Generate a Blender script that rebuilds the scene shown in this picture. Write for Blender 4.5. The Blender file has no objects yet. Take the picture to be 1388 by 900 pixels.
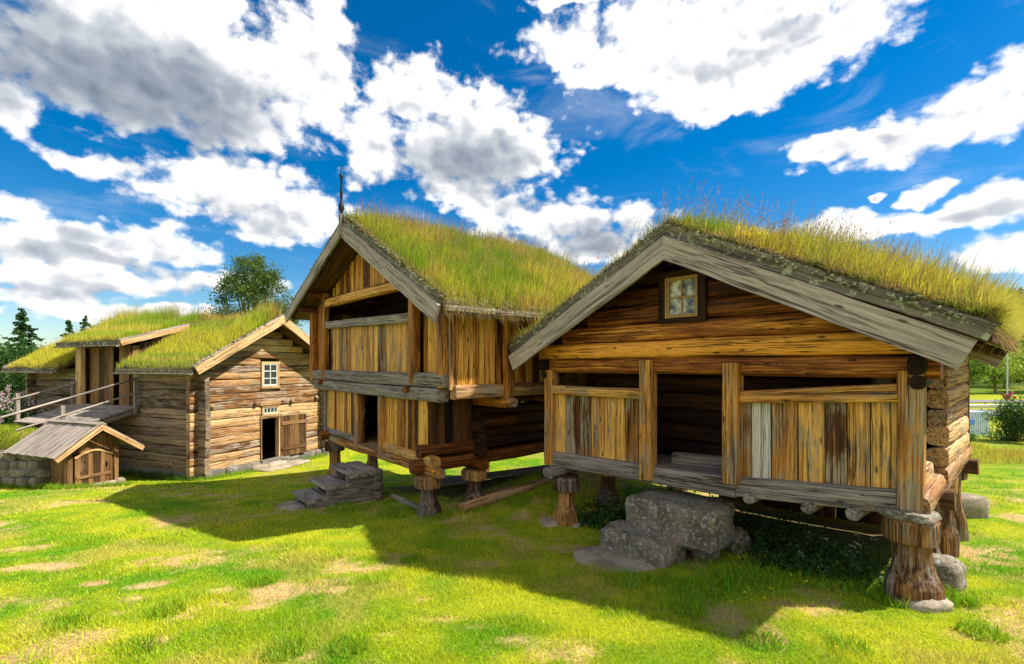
import bpy, math, random
import numpy as np
from mathutils import Vector
rng = np.random.default_rng(7); random.seed(7)
SC = bpy.context.scene; COL = SC.collection
R_ = math.radians
# ---------------------------------------------------------------- camera
CZ = 2.3
cam = bpy.data.cameras.new('camera'); cam.sensor_width = 36; cam.lens = 655/1388*36
cam.shift_y = 45/1388; cam.clip_end = 5000; cam.clip_start = .05
co = bpy.data.objects.new('camera', cam); COL.objects.link(co)
co.location = (0, 0, CZ); co.rotation_euler = (R_(90), 0, 0); SC.camera = co
SC.view_settings.view_transform = 'Standard'; SC.view_settings.look = 'None'
SC.view_settings.exposure = 1.2; SC.view_settings.gamma = 1
SC.cycles.max_bounces = 6; SC.cycles.diffuse_bounces = 4; SC.cycles.transparent_max_bounces = 6
SC.cycles.use_denoising = True
# ---------------------------------------------------------------- sun
TS = Vector((.84, .02, 1)).normalized()
sun = bpy.data.lights.new('sun', 'SUN'); sun.energy = 4.2; sun.angle = R_(.5); sun.color = (1, .93, .80)
so = bpy.data.objects.new('sun', sun); COL.objects.link(so); so.rotation_euler = TS.to_track_quat('Z', 'Y').to_euler()
# ---------------------------------------------------------------- node helpers
class NT:
    def __init__(s, nt): s.nt = nt
    def n(s, t, **kw):
        d = s.nt.nodes.new(t)
        for k, v in kw.items(): setattr(d, k, v)
        return d
    def l(s, a, b): s.nt.links.new(a, b)
    def put(s, v, inp):
        if hasattr(v, 'links'): s.l(v, inp)
        else: inp.default_value = v
    def m(s, op, a, b=0., c=0., clamp=False):
        d = s.n('ShaderNodeMath', operation=op, use_clamp=clamp)
        s.put(a, d.inputs[0]); s.put(b, d.inputs[1]); s.put(c, d.inputs[2]); return d.outputs[0]
    def vm(s, op, a, b=(0, 0, 0)):
        d = s.n('ShaderNodeVectorMath', operation=op); s.put(a, d.inputs[0]); s.put(b, d.inputs[1])
        return d.outputs['Value'] if op in ('LENGTH', 'DOT_PRODUCT') else d.outputs[0]
    def mix(s, f, a, b, bt='MIX'):
        d = s.n('ShaderNodeMix', data_type='RGBA', blend_type=bt)
        s.put(f, d.inputs[0]); s.put(a, d.inputs[6]); s.put(b, d.inputs[7]); return d.outputs[2]
    def noise(s, vec, scale=1, detail=4, rough=.55, dist=0., dim='3D'):
        d = s.n('ShaderNodeTexNoise', noise_dimensions=dim); s.put(vec, d.inputs['Vector']); d.inputs['Scale'].default_value = scale
        d.inputs['Detail'].default_value = detail; d.inputs['Roughness'].default_value = rough; d.inputs['Distortion'].default_value = dist
        return d.outputs['Fac']
    def mr(s, v, a, b, c=0., d=1., smooth=True):
        x = s.n('ShaderNodeMapRange', interpolation_type='SMOOTHSTEP' if smooth else 'LINEAR', clamp=True)
        for i, q in enumerate((v, a, b, c, d)): s.put(q, x.inputs[i])
        return x.outputs[0]
    def ramp(s, v, *st):
        d = s.n('ShaderNodeValToRGB'); e = d.color_ramp.elements
        while len(e) < len(st): e.new(.5)
        for i, (p, c) in enumerate(st): e[i].position = p; e[i].color = (*c, 1)
        s.put(v, d.inputs[0]); return d.outputs[0]
def rgba(c): return (c[0], c[1], c[2], 1)
# ---------------------------------------------------------------- world: sky with cumulus clouds
def build_world():
    noise2 = lambda *a: t.noise(*a, dim='2D')
    w = bpy.data.worlds.new('World'); SC.world = w; w.use_nodes = True; t = NT(w.node_tree); w.node_tree.nodes.clear()
    sky = t.n('ShaderNodeTexSky', sky_type='NISHITA', sun_disc=False); sky.sun_elevation = math.asin(TS.z)
    sky.sun_rotation = math.atan2(TS.x, TS.y); sky.air_density = 1.0; sky.dust_density = .25; sky.ozone_density = 3.2
    hs = t.n('ShaderNodeHueSaturation'); hs.inputs['Saturation'].default_value = 1.5; hs.inputs['Value'].default_value = 1.0; t.l(sky.outputs[0], hs.inputs['Color'])
    tc = t.n('ShaderNodeTexCoord').outputs['Generated']
    sp = t.n('ShaderNodeSeparateXYZ'); t.l(tc, sp.inputs[0])
    az = t.m('ARCTAN2', sp.outputs[0], sp.outputs[1]); el = t.m('ARCSINE', sp.outputs[2])
    cb = t.n('ShaderNodeCombineXYZ'); t.l(az, cb.inputs[0]); t.l(el, cb.inputs[1]); P = cb.outputs[0]
    # large clouds: centre and half-size given as directions (azimuth, elevation)
    E = [(205,85,285,125,0),(250,60,220,90,0),(420,90,78,105,0),(330,165,90,44,0),(18,140,34,44,0),(120,222,72,17,.1),(330,262,130,52,0),(400,292,78,42,0),
         (18,278,52,26,0),(70,335,190,32,0),(215,335,110,26,0),(110,378,180,20,0),(300,385,100,24,0),(60,402,110,15,0),(180,425,160,14,0),
         (560,135,72,50,0),(635,195,140,68,0),(515,195,66,50,0),(700,205,72,50,0),(640,268,80,24,0),(752,300,95,36,0),(862,298,50,28,0),(800,335,110,26,0),
         (960,28,250,62,0),(905,85,150,46,0),(1000,98,180,48,0),(1035,60,180,64,0),(985,140,78,24,.1),(775,3,60,12,0),(1150,40,70,42,0),
         (1122,200,66,27,0),(1205,192,90,34,0),(1290,160,90,30,0),(1365,130,66,46,0),(1256,265,34,12,0),(1285,296,110,24,0),(1365,262,66,34,0),
         (1360,345,95,24,0),(1120,318,70,22,0),(1176,276,11,5,.1),(770,68,22,30,.2)]
    fld = None
    cb2 = t.n('ShaderNodeCombineXYZ')
    wob = noise2(t.vm('MULTIPLY', P, (1, 1.5, 1)), 9, 3, .5); t.l(t.m('MULTIPLY', t.m('SUBTRACT', wob, .5), .10), cb2.inputs[0]); t.l(t.m('MULTIPLY', t.m('SUBTRACT', wob, .5), .06), cb2.inputs[1])
    Pw = t.vm('ADD', P, cb2.outputs[0])
    def dir_(x, y):
        a = math.atan((x-694)/655); return a, math.atan((495-y)/655*math.cos(a))
    def blob(Pv, x, y, rx, ry):
        a, e = dir_(x, y); a2, _ = dir_(x+rx*.5, y); a1, _ = dir_(x-rx*.5, y); _, e2 = dir_(x, y-ry*.5); _, e1 = dir_(x, y+ry*.5)
        v = t.vm('LENGTH', t.vm('MULTIPLY', t.vm('SUBTRACT', Pv, (a, e, 0)), (1/(a2-a1), 1/(e2-e1), 0))); return t.m('SUBTRACT', 1., v)
    for x, y, rx, ry, k in E:
        b = blob(Pw, x, y, rx, ry); fld = b if fld is None else t.m('SMOOTH_MAX', fld, b, .12)
    fld = t.m('MAXIMUM', fld, t.mr(t.m('MULTIPLY', sp.outputs[1], -1.), .05, .45, -.62, .36))  # cloud cover added behind the camera for whitish fill light
    S = t.vm('MULTIPLY', P, (1., 1.3, 1.))
    def puff(vec):
        out = None
        for sc, k in ((17, .62), (38, .38)):
            vo = t.n('ShaderNodeTexVoronoi', feature='SMOOTH_F1', voronoi_dimensions='2D'); t.put(vec, vo.inputs['Vector']); vo.inputs['Scale'].default_value = sc; vo.inputs['Smoothness'].default_value = .35
            q = t.m('MULTIPLY', t.m('SUBTRACT', .42, vo.outputs['Distance']), k); out = q if out is None else t.m('ADD', out, q)
        return out
    wv = t.n('ShaderNodeTexNoise'); t.l(S, wv.inputs['Vector']); wv.inputs['Scale'].default_value = 22; wv.inputs['Detail'].default_value = 5
    Sw = t.vm('ADD', S, t.vm('MULTIPLY', t.vm('SUBTRACT', wv.outputs['Color'], (.5, .5, .5)), (.05, .05, 0)))
    pf = puff(Sw); pf2 = puff(t.vm('ADD', Sw, (.012, .016, 0)))
    n1 = noise2(S, 7.5, 6, .6, .15); n2 = noise2(t.vm('ADD', S, (-.022, -.035, 0)), 7.5, 5, .6, .15)
    n3 = noise2(t.vm('MULTIPLY', S, (1, 1.2, 1)), 40, 5, .66, .1)
    d = t.m('ADD', t.m('MULTIPLY', t.m('ADD', fld, .0), 1.35), t.m('ADD', t.m('MULTIPLY', t.m('SUBTRACT', n1, .5), 1.55), t.m('ADD', t.m('MULTIPLY', t.m('SUBTRACT', n3, .5), .75), t.m('MULTIPLY', pf, 1.1))))
    alpha = t.mr(d, -.22, .46)
    wisp = t.m('MULTIPLY', t.mr(noise2(t.vm('MULTIPLY', P, (1.2, 4., 1)), 3, 6, .6, .5), .5, .85), .22)
    G = [(190,125,265,88,1.05),(90,60,190,80,.8),(640,222,120,50,.8),(560,250,80,30,.55),(800,325,90,32,.8),(540,150,50,20,.3),(1200,195,80,14,.3),(980,90,120,20,.22),(150,330,160,14,.4),(1090,25,90,22,.35),(1345,285,80,22,.5),(330,300,100,24,.45),
         (110,352,190,16,.6),(90,392,170,12,.5),(290,400,110,14,.5),(620,165,60,22,.3),(1300,190,90,14,.35),(720,275,90,14,.35)]
    gr = None
    for x, y, rx, ry, k in G:
        b = t.m('MULTIPLY', t.mr(blob(Pw, x, y, rx, ry), -.25, .75), k); gr = b if gr is None else t.m('MAXIMUM', gr, b)
    relief = t.m('ADD', t.m('MULTIPLY', t.m('SUBTRACT', n2, n1), .7), t.m('MULTIPLY', t.m('SUBTRACT', pf2, pf), .5))
    thick = t.mr(d, .4, 1.5, 0, .14)
    lum = t.m('SUBTRACT', t.m('ADD', t.m('SUBTRACT', 1.0, thick), t.m('MULTIPLY', relief, -1)), t.m('MULTIPLY', gr, t.m('ADD', .5, t.m('MULTIPLY', n1, .45))), clamp=True)
    ccol = t.ramp(lum, (0., (.19, .23, .29)), (.35, (.34, .385, .45)), (.66, (.58, .61, .65)), (.88, (.92, .92, .92)), (1., (1.05, 1.04, 1.02)))
    sk = t.n('ShaderNodeBackground'); sk.inputs[1].default_value = .060; t.l(hs.outputs[0], sk.inputs[0])
    cl = t.n('ShaderNodeBackground'); cl.inputs[1].default_value = .52; t.l(ccol, cl.inputs[0])
    above = t.mr(sp.outputs[2], -.02, .02)
    a = t.m('MULTIPLY', t.m('MAXIMUM', alpha, wisp), above)
    mx = t.n('ShaderNodeMixShader'); t.l(a, mx.inputs[0]); t.l(sk.outputs[0], mx.inputs[1]); t.l(cl.outputs[0], mx.inputs[2])
    o = t.n('ShaderNodeOutputWorld'); t.l(mx.outputs[0], o.inputs[0])
    w.cycles.sampling_method = 'MANUAL'; w.cycles.sample_map_resolution = 512
build_world()
# ---------------------------------------------------------------- materials
def newmat(name):
    m = bpy.data.materials.new(name); m.use_nodes = True; m.node_tree.nodes.clear(); t = NT(m.node_tree)
    o = t.n('ShaderNodeOutputMaterial'); p = t.n('ShaderNodeBsdfPrincipled'); t.l(p.outputs[0], o.inputs[0]); return m, t, p, o
def attr(t, n): return t.n('ShaderNodeAttribute', attribute_name=n)
def wood(name, dark, mid, light, grey, gamt, rough=.62, bump=.5, spots=0., spotcol=(.42, .42, .28), spec=.18):
    m, t, p, o = newmat(name); gc = attr(t, 'gc').outputs['Vector']; tn = attr(t, 'tn').outputs['Fac']
    warp = t.noise(t.vm('MULTIPLY', gc, (1.3, 6, 6)), 1, 2)
    c2 = t.n('ShaderNodeCombineXYZ'); t.l(t.m('MULTIPLY', warp, .05), c2.inputs[1]); t.l(t.m('MULTIPLY', warp, -.04), c2.inputs[2])
    g = t.vm('ADD', gc, c2.outputs[0])
    grain = t.noise(t.vm('MULTIPLY', g, (1.3, 55, 55)), 1, 5, .6)
    broad = t.noise(t.vm('MULTIPLY', g, (.9, 9, 9)), 1, 4, .6)
    patch = t.noise(t.vm('MULTIPLY', gc, (1.6, 5, 5)), 1, 5, .6)
    v = t.m('ADD', t.m('MULTIPLY', grain, .55), t.m('MULTIPLY', broad, .65)); v = t.m('ADD', v, t.m('MULTIPLY', t.m('SUBTRACT', tn, .5), .50))
    c = t.ramp(v, (.36, dark), (.57, mid), (.78, light))
    gv = t.m('ADD', t.m('ADD', patch, t.m('MULTIPLY', t.m('SUBTRACT', grain, .5), .5)), t.m('MULTIPLY', t.m('SUBTRACT', tn, .5), -.12))
    gcol = t.ramp(grain, (.28, tuple(x*.35 for x in grey)), (.52, grey), (.75, tuple(min(1, x*1.5) for x in grey)))
    c = t.mix(t.mr(gv, .78-gamt*.62, .93-gamt*.62), c, gcol)
    crack = t.noise(t.vm('MULTIPLY', t.vm('ADD', g, (7, 3, 1)), (.35, 20, 20)), 1, 3, .5)
    ck = t.mr(t.m('ABSOLUTE', t.m('SUBTRACT', crack, .5)), 0., .026)
    mask = t.mr(t.noise(t.vm('MULTIPLY', gc, (.6, 6, 6)), 1, 2), .42, .55)
    ck = t.m('MAXIMUM', ck, t.m('SUBTRACT', 1., mask))
    # knots
    vo = t.n('ShaderNodeTexVoronoi'); t.put(t.vm('MULTIPLY', gc, (2.6, 8, 8)), vo.inputs['Vector']); vo.inputs['Scale'].default_value = 1
    kn = t.mr(vo.outputs['Distance'], .05, .17, .15)
    c = t.mix(t.m('SUBTRACT', 1., t.m('MULTIPLY', kn, ck)), c, rgba(tuple(x*.22 for x in dark)))
    st = t.noise(t.vm('MULTIPLY', g, (.55, 40, 40)), 1, 6, .62); c = t.mix(t.mr(st, .36, .48, .8, 0.), c, rgba(tuple(x*.5 for x in dark)))
    fine = t.noise(t.vm('MULTIPLY', g, (5, 120, 120)), 1, 3, .6); c = t.mix(t.mr(fine, .35, .55, .35, 0.), c, rgba(dark))
    nv = t.n('ShaderNodeTexVoronoi'); t.put(t.vm('MULTIPLY', gc, (5, 9, 9)), nv.inputs['Vector']); nv.inputs['Scale'].default_value = 1
    if spots:
        sn = t.noise(t.vm('MULTIPLY', gc, (9, 9, 9)), 1, 7, .75); sm = t.mr(sn, .64-spots*.12, .68-spots*.12)
        c = t.mix(sm, c, rgba(spotcol))
    t.l(c, p.inputs['Base Color']); p.inputs['Roughness'].default_value = rough; p.inputs['Specular IOR Level'].default_value = spec
    b = t.n('ShaderNodeBump'); b.inputs['Strength'].default_value = bump; b.inputs['Distance'].default_value = .028
    t.l(t.m('ADD', t.m('MULTIPLY', grain, .45), t.m('ADD', t.m('ADD', t.m('MULTIPLY', ck, .8), t.m('MULTIPLY', t.m('MINIMUM', st, .52), 1.4)), t.m('MULTIPLY', broad, .5))), b.inputs['Height']); t.l(b.outputs[0], p.inputs['Normal'])
    return m
M = {}
M['tar'] = wood('tarred_wood', (.035, .009, .003), (.28, .085, .015), (.84, .36, .05), (.12, .08, .055), .10, .5)
M['golden'] = wood('golden_wood', (.05, .015, .003), (.54, .21, .032), (.86, .47, .095), (.20, .15, .10), .22, .5)
M['plank'] = wood('weathered_plank', (.06, .022, .008), (.50, .215, .045), (.84, .46, .11), (.33, .255, .165), .46, .6)
M['greyw'] = wood('silvered_wood', (.075, .06, .05), (.23, .19, .155), (.42, .35, .29), (.27, .24, .21), .6, .75, .6)
M['barge'] = wood('silvered_board', (.13, .10, .085), (.36, .295, .25), (.52, .44, .38), (.41, .35, .31), .6, .75, .45)
M['lichen'] = wood('lichen_board', (.055, .05, .035), (.15, .13, .095), (.25, .22, .16), (.17, .16, .125), .5, .85, .6, .75, (.36, .37, .25))
M['pale'] = wood('pale_log', (.09, .032, .010), (.38, .19, .072), (.66, .42, .20), (.36, .28, .20), .46, .65, .6)
M['palegrey'] = wood('grey_log', (.055, .035, .02), (.23, .155, .09), (.38, .27, .165), (.24, .20, .15), .5, .7, .6)
M['newwood'] = wood('fresh_board', (.22, .11, .04), (.52, .31, .13), (.72, .50, .26), (.40, .33, .25), .25, .6, .4)
M['brown'] = wood('brown_board', (.05, .026, .012), (.17, .085, .034), (.28, .15, .06), (.16, .12, .085), .25, .6, .5)
M['deckw'] = wood('deck_board', (.09, .07, .055), (.29, .235, .19), (.46, .385, .32), (.37, .32, .28), .6, .75, .5)
M['white'] = wood('whitewashed_board', (.30, .24, .17), (.52, .47, .38), (.66, .62, .54), (.52, .50, .47), .5, .7, .3)
M['agedshade'] = wood('aged_shade_wood', (.010, .005, .003), (.055, .022, .009), (.15, .06, .018), (.05, .04, .03), .12, .7)  # aged wood, near-black: shade of interiors and recesses put into its colour
M['leg'] = wood('staddle_wood', (.04, .014, .006), (.27, .125, .035), (.50, .27, .08), (.19, .16, .13), .45, .6, .6)
def stone(name, a, b, lich=.5):
    m, t, p, o = newmat(name); oc = attr(t, 'gc').outputs['Vector']
    n = t.noise(oc, 9, 8, .7); n2 = t.noise(oc, 2.5, 4, .6); n3 = t.noise(oc, 22, 6, .7); sp = t.noise(oc, 70, 3, .7)
    c = t.mix(t.mr(n, .35, .65), rgba(a), rgba(b)); c = t.mix(t.mr(n2, .42, .6, 0, .85), c, rgba((a[0]*.6, a[1]*.62, a[2]*.55)))
    c = t.mix(t.mr(n3, .66-.14*lich, .70-.14*lich, 0, .8), c, rgba((.42, .42, .36)))
    c = t.mix(t.mr(sp, .35, .7, 0, .5), c, rgba((a[0]*.3, a[1]*.3, a[2]*.3)))
    t.l(c, p.inputs['Base Color']); p.inputs['Roughness'].default_value = .85
    bp = t.n('ShaderNodeBump'); bp.inputs['Strength'].default_value = .9; bp.inputs['Distance'].default_value = .03
    t.l(t.m('ADD', n, t.m('MULTIPLY', sp, .3)), bp.inputs['Height']); t.l(bp.outputs[0], p.inputs['Normal']); return m
M['stone'] = stone('lichened_stone', (.15, .12, .08), (.29, .235, .165), .9)
M['slab'] = stone('slab_stone', (.34, .27, .195), (.48, .40, .30), .5)
M['rubble'] = stone('rubble_stone', (.15, .13, .105), (.27, .24, .19), .4)
def plain(name, c, rough=.6, metal=0., nz=0.):
    m, t, p, o = newmat(name); p.inputs['Roughness'].default_value = rough; p.inputs['Metallic'].default_value = metal
    tc = t.n('ShaderNodeTexCoord').outputs['Object']; n = t.noise(tc, 14, 5, .6)
    cc = t.mix(n, rgba(tuple(x*(1-.25-nz) for x in c)), rgba(tuple(min(1, x*(1.25+nz)) for x in c))); t.l(cc, p.inputs['Base Color']); return m
M['iron'] = plain('wrought_iron', (.012, .014, .016), .5, .6)
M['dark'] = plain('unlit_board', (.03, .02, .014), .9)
M['wframe'] = plain('white_paint', (.62, .62, .55), .5)
M['oframe'] = plain('ochre_frame', (.34, .20, .07), .7, 0, .25)
M['metal'] = plain('galvanised_metal', (.55, .56, .56), .4, .6)
M['asph'] = plain('asphalt', (.16, .16, .155), .9)
M['blue'] = plain('container_blue', (.42, .5, .62), .5)
def glassmat():
    m, t, p, o = newmat('window_glass'); p.inputs['Base Color'].default_value = (.05, .05, .05, 1); p.inputs['Roughness'].default_value = .08
    tc = t.n('ShaderNodeTexCoord').outputs['Object']; n = t.noise(tc, 7, 4); c = t.ramp(n, (.4, (.05, .05, .035)), (.52, (.26, .24, .16)), (.64, (.60, .56, .42)))  # pale blotches paint the panes' reflections into the base colour
    t.l(c, p.inputs['Base Color']); b = t.n('ShaderNodeBump'); b.inputs['Strength'].default_value = .15; t.l(t.noise(tc, 5, 2), b.inputs['Height']); t.l(b.outputs[0], p.inputs['Normal']); return m
M['glass'] = glassmat(); M['darkglass'] = plain('dark_window_glass', (.035, .04, .04), .12)
def leafmat(name, trans=.35, rough=.6, noise_amt=0.):
    m, t, p, o = newmat(name); c = attr(t, 'col').outputs['Color']
    t.l(c, p.inputs['Base Color']); p.inputs['Roughness'].default_value = rough; p.inputs['Specular IOR Level'].default_value = .25
    tr = t.n('ShaderNodeBsdfTranslucent'); t.l(c, tr.inputs[0]); mx = t.n('ShaderNodeMixShader'); mx.inputs[0].default_value = trans
    t.l(p.outputs[0], mx.inputs[1]); t.l(tr.outputs[0], mx.inputs[2]); t.l(mx.outputs[0], o.inputs[0]); return m
M['blade'] = leafmat('grass_blade', .45); M['leaf'] = leafmat('leaf', .4, .5); M['needle'] = leafmat('needle', .15)
def groundmat():
    m, t, p, o = newmat('lawn_ground'); c = attr(t, 'col').outputs['Color']; tc = t.n('ShaderNodeTexCoord').outputs['Object']
    n = t.noise(tc, 30, 6, .7); n2 = t.noise(tc, 5, 5, .6)
    k = t.m('ADD', t.m('MULTIPLY', n, 1.0), t.m('MULTIPLY', n2, .5)); k2 = t.mr(k, .45, 1.1, .55, 1.3, False)
    cc = t.vm('MULTIPLY', c, (1, 1, 1)); v = t.n('ShaderNodeVectorMath', operation='SCALE'); t.l(cc, v.inputs[0]); t.l(k2, v.inputs['Scale'])
    t.l(v.outputs[0], p.inputs['Base Color']); p.inputs['Roughness'].default_value = .95; p.inputs['Specular IOR Level'].default_value = .1
    b = t.n('ShaderNodeBump'); b.inputs['Strength'].default_value = .7; b.inputs['Distance'].default_value = .04; t.l(n, b.inputs['Height']); t.l(b.outputs[0], p.inputs['Normal']); return m
M['ground'] = groundmat()
def sodmat():
    m, t, p, o = newmat('sod_earth'); tc = t.n('ShaderNodeTexCoord').outputs['Object']
    n = t.noise(tc, 12, 6, .7); n2 = t.noise(tc, 3, 4)
    c = t.ramp(n, (.3, (.03, .02, .012)), (.5, (.10, .07, .035)), (.62, (.20, .16, .07)), (.74, (.32, .33, .20)))
    c = t.mix(t.mr(n2, .4, .6, 0, .6), c, rgba((.14, .17, .03)))
    t.l(c, p.inputs['Base Color']); p.inputs['Roughness'].default_value = .95
    b = t.n('ShaderNodeBump'); b.inputs['Strength'].default_value = 1; b.inputs['Distance'].default_value = .06; t.l(n, b.inputs['Height']); t.l(b.outputs[0], p.inputs['Normal']); return m
M['sod'] = sodmat()
# ---------------------------------------------------------------- numpy noise
def vnoise(x, y, seed=0, z=0.):
    x = np.asarray(x, float)+seed*17.31; y = np.asarray(y, float)+seed*9.73
    xi = np.floor(x); yi = np.floor(y); fx = x-xi; fy = y-yi; fx = fx*fx*(3-2*fx); fy = fy*fy*(3-2*fy)
    def h(a, b): s = np.sin(a*127.1+b*311.7+seed*74.7)*43758.5453; return s-np.floor(s)
    return (h(xi, yi)*(1-fx)+h(xi+1, yi)*fx)*(1-fy)+(h(xi, yi+1)*(1-fx)+h(xi+1, yi+1)*fx)*fy
def fbm(x, y, seed=0, oct=4):
    s = 0; a = .5; tt = 0
    for i in range(oct): s = s+a*vnoise(np.asarray(x)*2**i, np.asarray(y)*2**i, seed+i); tt += a; a *= .5
    return s/tt
def sm(x, a=0., b=1.):
    t = np.clip((np.asarray(x)-a)/(b-a), 0, 1); return t*t*(3-2*t)
# ---------------------------------------------------------------- object helpers
def tag(o, label=None, cat=None, group=None, kind=None):
    if label: o['label'] = label
    if cat: o['category'] = cat
    if group: o['group'] = group
    if kind: o['kind'] = kind
    return o
def thing(name, label, cat, loc=(0, 0, 0), rz=0, group=None):
    o = bpy.data.objects.new(name, None); COL.objects.link(o); o.location = loc; o.rotation_euler = (0, 0, rz); o.empty_display_size = .3
    return tag(o, label, cat, group)
class MB:
    def __init__(s): s.v = []; s.f = []; s.g = []; s.t = []; s.sm = []; s.n = 0
    def add(s, v, f, g, tn, smooth=True):
        v = np.asarray(v, float); s.v.append(v); s.g.append(np.asarray(g, float)); s.t.append(np.full(len(v), tn))
        s.f += [tuple(i+s.n for i in q) for q in f]; s.sm += [smooth]*len(f); s.n += len(v)
    def build(s, name, mat, parent=None, label=None):
        me = bpy.data.meshes.new(name); v = np.concatenate(s.v); me.from_pydata(v.tolist(), [], s.f)
        a = me.attributes.new('gc', 'FLOAT_VECTOR', 'POINT'); a.data.foreach_set('vector', np.concatenate(s.g).astype('f').ravel())
        a = me.attributes.new('tn', 'FLOAT', 'POINT'); a.data.foreach_set('value', np.concatenate(s.t).astype('f'))
        me.polygons.foreach_set('use_smooth', s.sm); me.materials.append(M[mat] if isinstance(mat, str) else mat); me.update()
        o = bpy.data.objects.new(name, me); COL.objects.link(o)
        if parent: o.parent = parent
        if label: o['label'] = label
        return o
def V(*a): return np.array(a, float)
def sec_round(w, h, p=3.2, n=14):
    a = np.linspace(0, 2*np.pi, n, endpoint=False)+np.pi/n; c, s = np.cos(a), np.sin(a)
    return np.stack([np.sign(c)*np.abs(c)**(2/p)*w/2, np.sign(s)*np.abs(s)**(2/p)*h/2], 1)
def sec_rect(w, h, b=.006):
    w, h = w/2, h/2; b = min(b, w*.45, h*.45)
    return np.array([(w-b, h), (-w+b, h), (-w, h-b), (-w, -h+b), (-w+b, -h), (w-b, -h), (w, -h+b), (w, h-b)])
def sweep(mb, p0, p1, sec, up=(0, 0, 1), seg=.25, amp=0., tn=None, smooth=True, sag=0., taper=1., ends=.0, secend=None):
    """straight member from p0 to p1 with the given cross-section (x = sideways, y = up)"""
    p0, p1 = V(*p0), V(*p1); d = p1-p0; L = np.linalg.norm(d); d = d/L; up = V(*up); side = np.cross(d, up); side /= np.linalg.norm(side); u2 = np.cross(side, d)
    n = max(1, int(round(L/seg))); k = len(sec); tn = rng.random() if tn is None else tn; off = rng.random(3)*37
    vs = []; gs = []; r = rng.random(12)*6.28
    for i in range(n+1):
        s = i/n*L; t = i/n; q = sec*(1+(taper-1)*t)
        if secend is not None: q = sec*(1-t)+secend*t
        q = q.copy()
        if amp:
            wz = amp*(math.sin(s*1.3+r[0])+.6*math.sin(s*3.1+r[1])); ws = amp*.6*math.sin(s*1.7+r[2])
            ang = np.arctan2(q[:, 1], q[:, 0]); q *= (1+amp*1.2*np.sin(s*5+ang*2+r[3])[:, None]+amp*.9*np.sin(s*9.1+ang*3+r[4])[:, None])
            q[:, 1] += wz*.5; q[:, 0] += ws*.5
        e = 1-ends if (ends and i in (0, n)) else 1
        vs.append(p0+d*s+side*(q[:, :1]*e)+u2*(q[:, 1:]*e)+V(0, 0, -sag*4*t*(1-t)))
        gs.append(np.stack([np.full(k, s+off[0]), q[:, 0]+off[1], q[:, 1]+off[2]], 1))
    f = [(i*k+j, (i+1)*k+j, (i+1)*k+(j+1) % k, i*k+(j+1) % k) for i in range(n) for j in range(k)]
    mb.add(np.concatenate(vs), f, np.concatenate(gs), tn, smooth)
    for idx, rev in ((0, True), (n, False)):   # end caps
        v = vs[idx]; g = gs[idx].copy(); g[:, 0] = off[0]+g[:, 1]*2
        fc = tuple(range(k)); mb.add(v, [fc[::-1] if not rev else fc], g, tn, False)
def box(mb, a, b, tn=None, bev=.006, amp=0.):
    a, b = np.minimum(a, b), np.maximum(a, b); d = b-a; ax = int(np.argmax(d)); c = (a+b)/2
    p0 = c.copy(); p1 = c.copy(); p0[ax] = a[ax]; p1[ax] = b[ax]
    if ax == 2: sweep(mb, p0, p1, sec_rect(d[0], d[1], bev), up=(0, 1, 0), seg=.5, amp=amp, tn=tn, smooth=False)
    elif ax == 0: sweep(mb, p0, p1, sec_rect(d[1], d[2], bev), seg=.5, amp=amp, tn=tn, smooth=False)
    else: sweep(mb, p0, p1, sec_rect(d[0], d[2], bev), seg=.5, amp=amp, tn=tn, smooth=False)
def one(name, mat, parent, fn, label=None):
    mb = MB(); fn(mb); return mb.build(name, mat, parent, label)
def z_(a): return a
def rock(mb, c, s, rz=0., p=4., amp=.06, n=18, m=12, seed=None, flat=0.):
    """rounded irregular block: superellipsoid with noise"""
    r = rng.random(8)*6.28; vs = []; gs = []; off = rng.random(3)*20
    for i in range(m+1):
        ph = -np.pi/2+np.pi*i/m; cp, sp_ = math.cos(ph), math.sin(ph); cp = max(cp, 0)**(2/p); sz = math.copysign(abs(sp_)**(2/p), sp_)
        for j in range(n):
            th = 2*np.pi*j/n; c_, s_ = math.cos(th), math.sin(th)
            x = math.copysign(abs(c_)**(2/p), c_)*cp; y = math.copysign(abs(s_)**(2/p), s_)*cp
            k = 1+amp*.5*(math.sin(17*x+13*z_(sz)+r[5])*math.sin(15*y+r[6])+.6*math.sin(23*y-19*sz+r[7])*math.sin(21*x))+amp*(math.sin(2*x+3*y+r[0])+.7*math.sin(4*y-2*sz*2+r[1])+.5*math.sin(5*x+3*sz+r[2])+.35*math.sin(9*x+8*y+r[3])+.3*math.sin(11*y+7*sz+r[4]))
            q = V(x*s[0]/2*k, y*s[1]/2*k, sz*s[2]/2*(1+(k-1)*(1-flat))); vs.append(q); gs.append(q+off)
    vs = np.array(vs); cr, sr = math.cos(rz), math.sin(rz); rot = np.array([[cr, -sr, 0], [sr, cr, 0], [0, 0, 1]])
    vs = vs@rot.T+V(*c)
    f = [(i*n+j, i*n+(j+1) % n, (i+1)*n+(j+1) % n, (i+1)*n+j) for i in range(m) for j in range(n)]
    mb.add(vs, f, gs, rng.random(), True)
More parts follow.
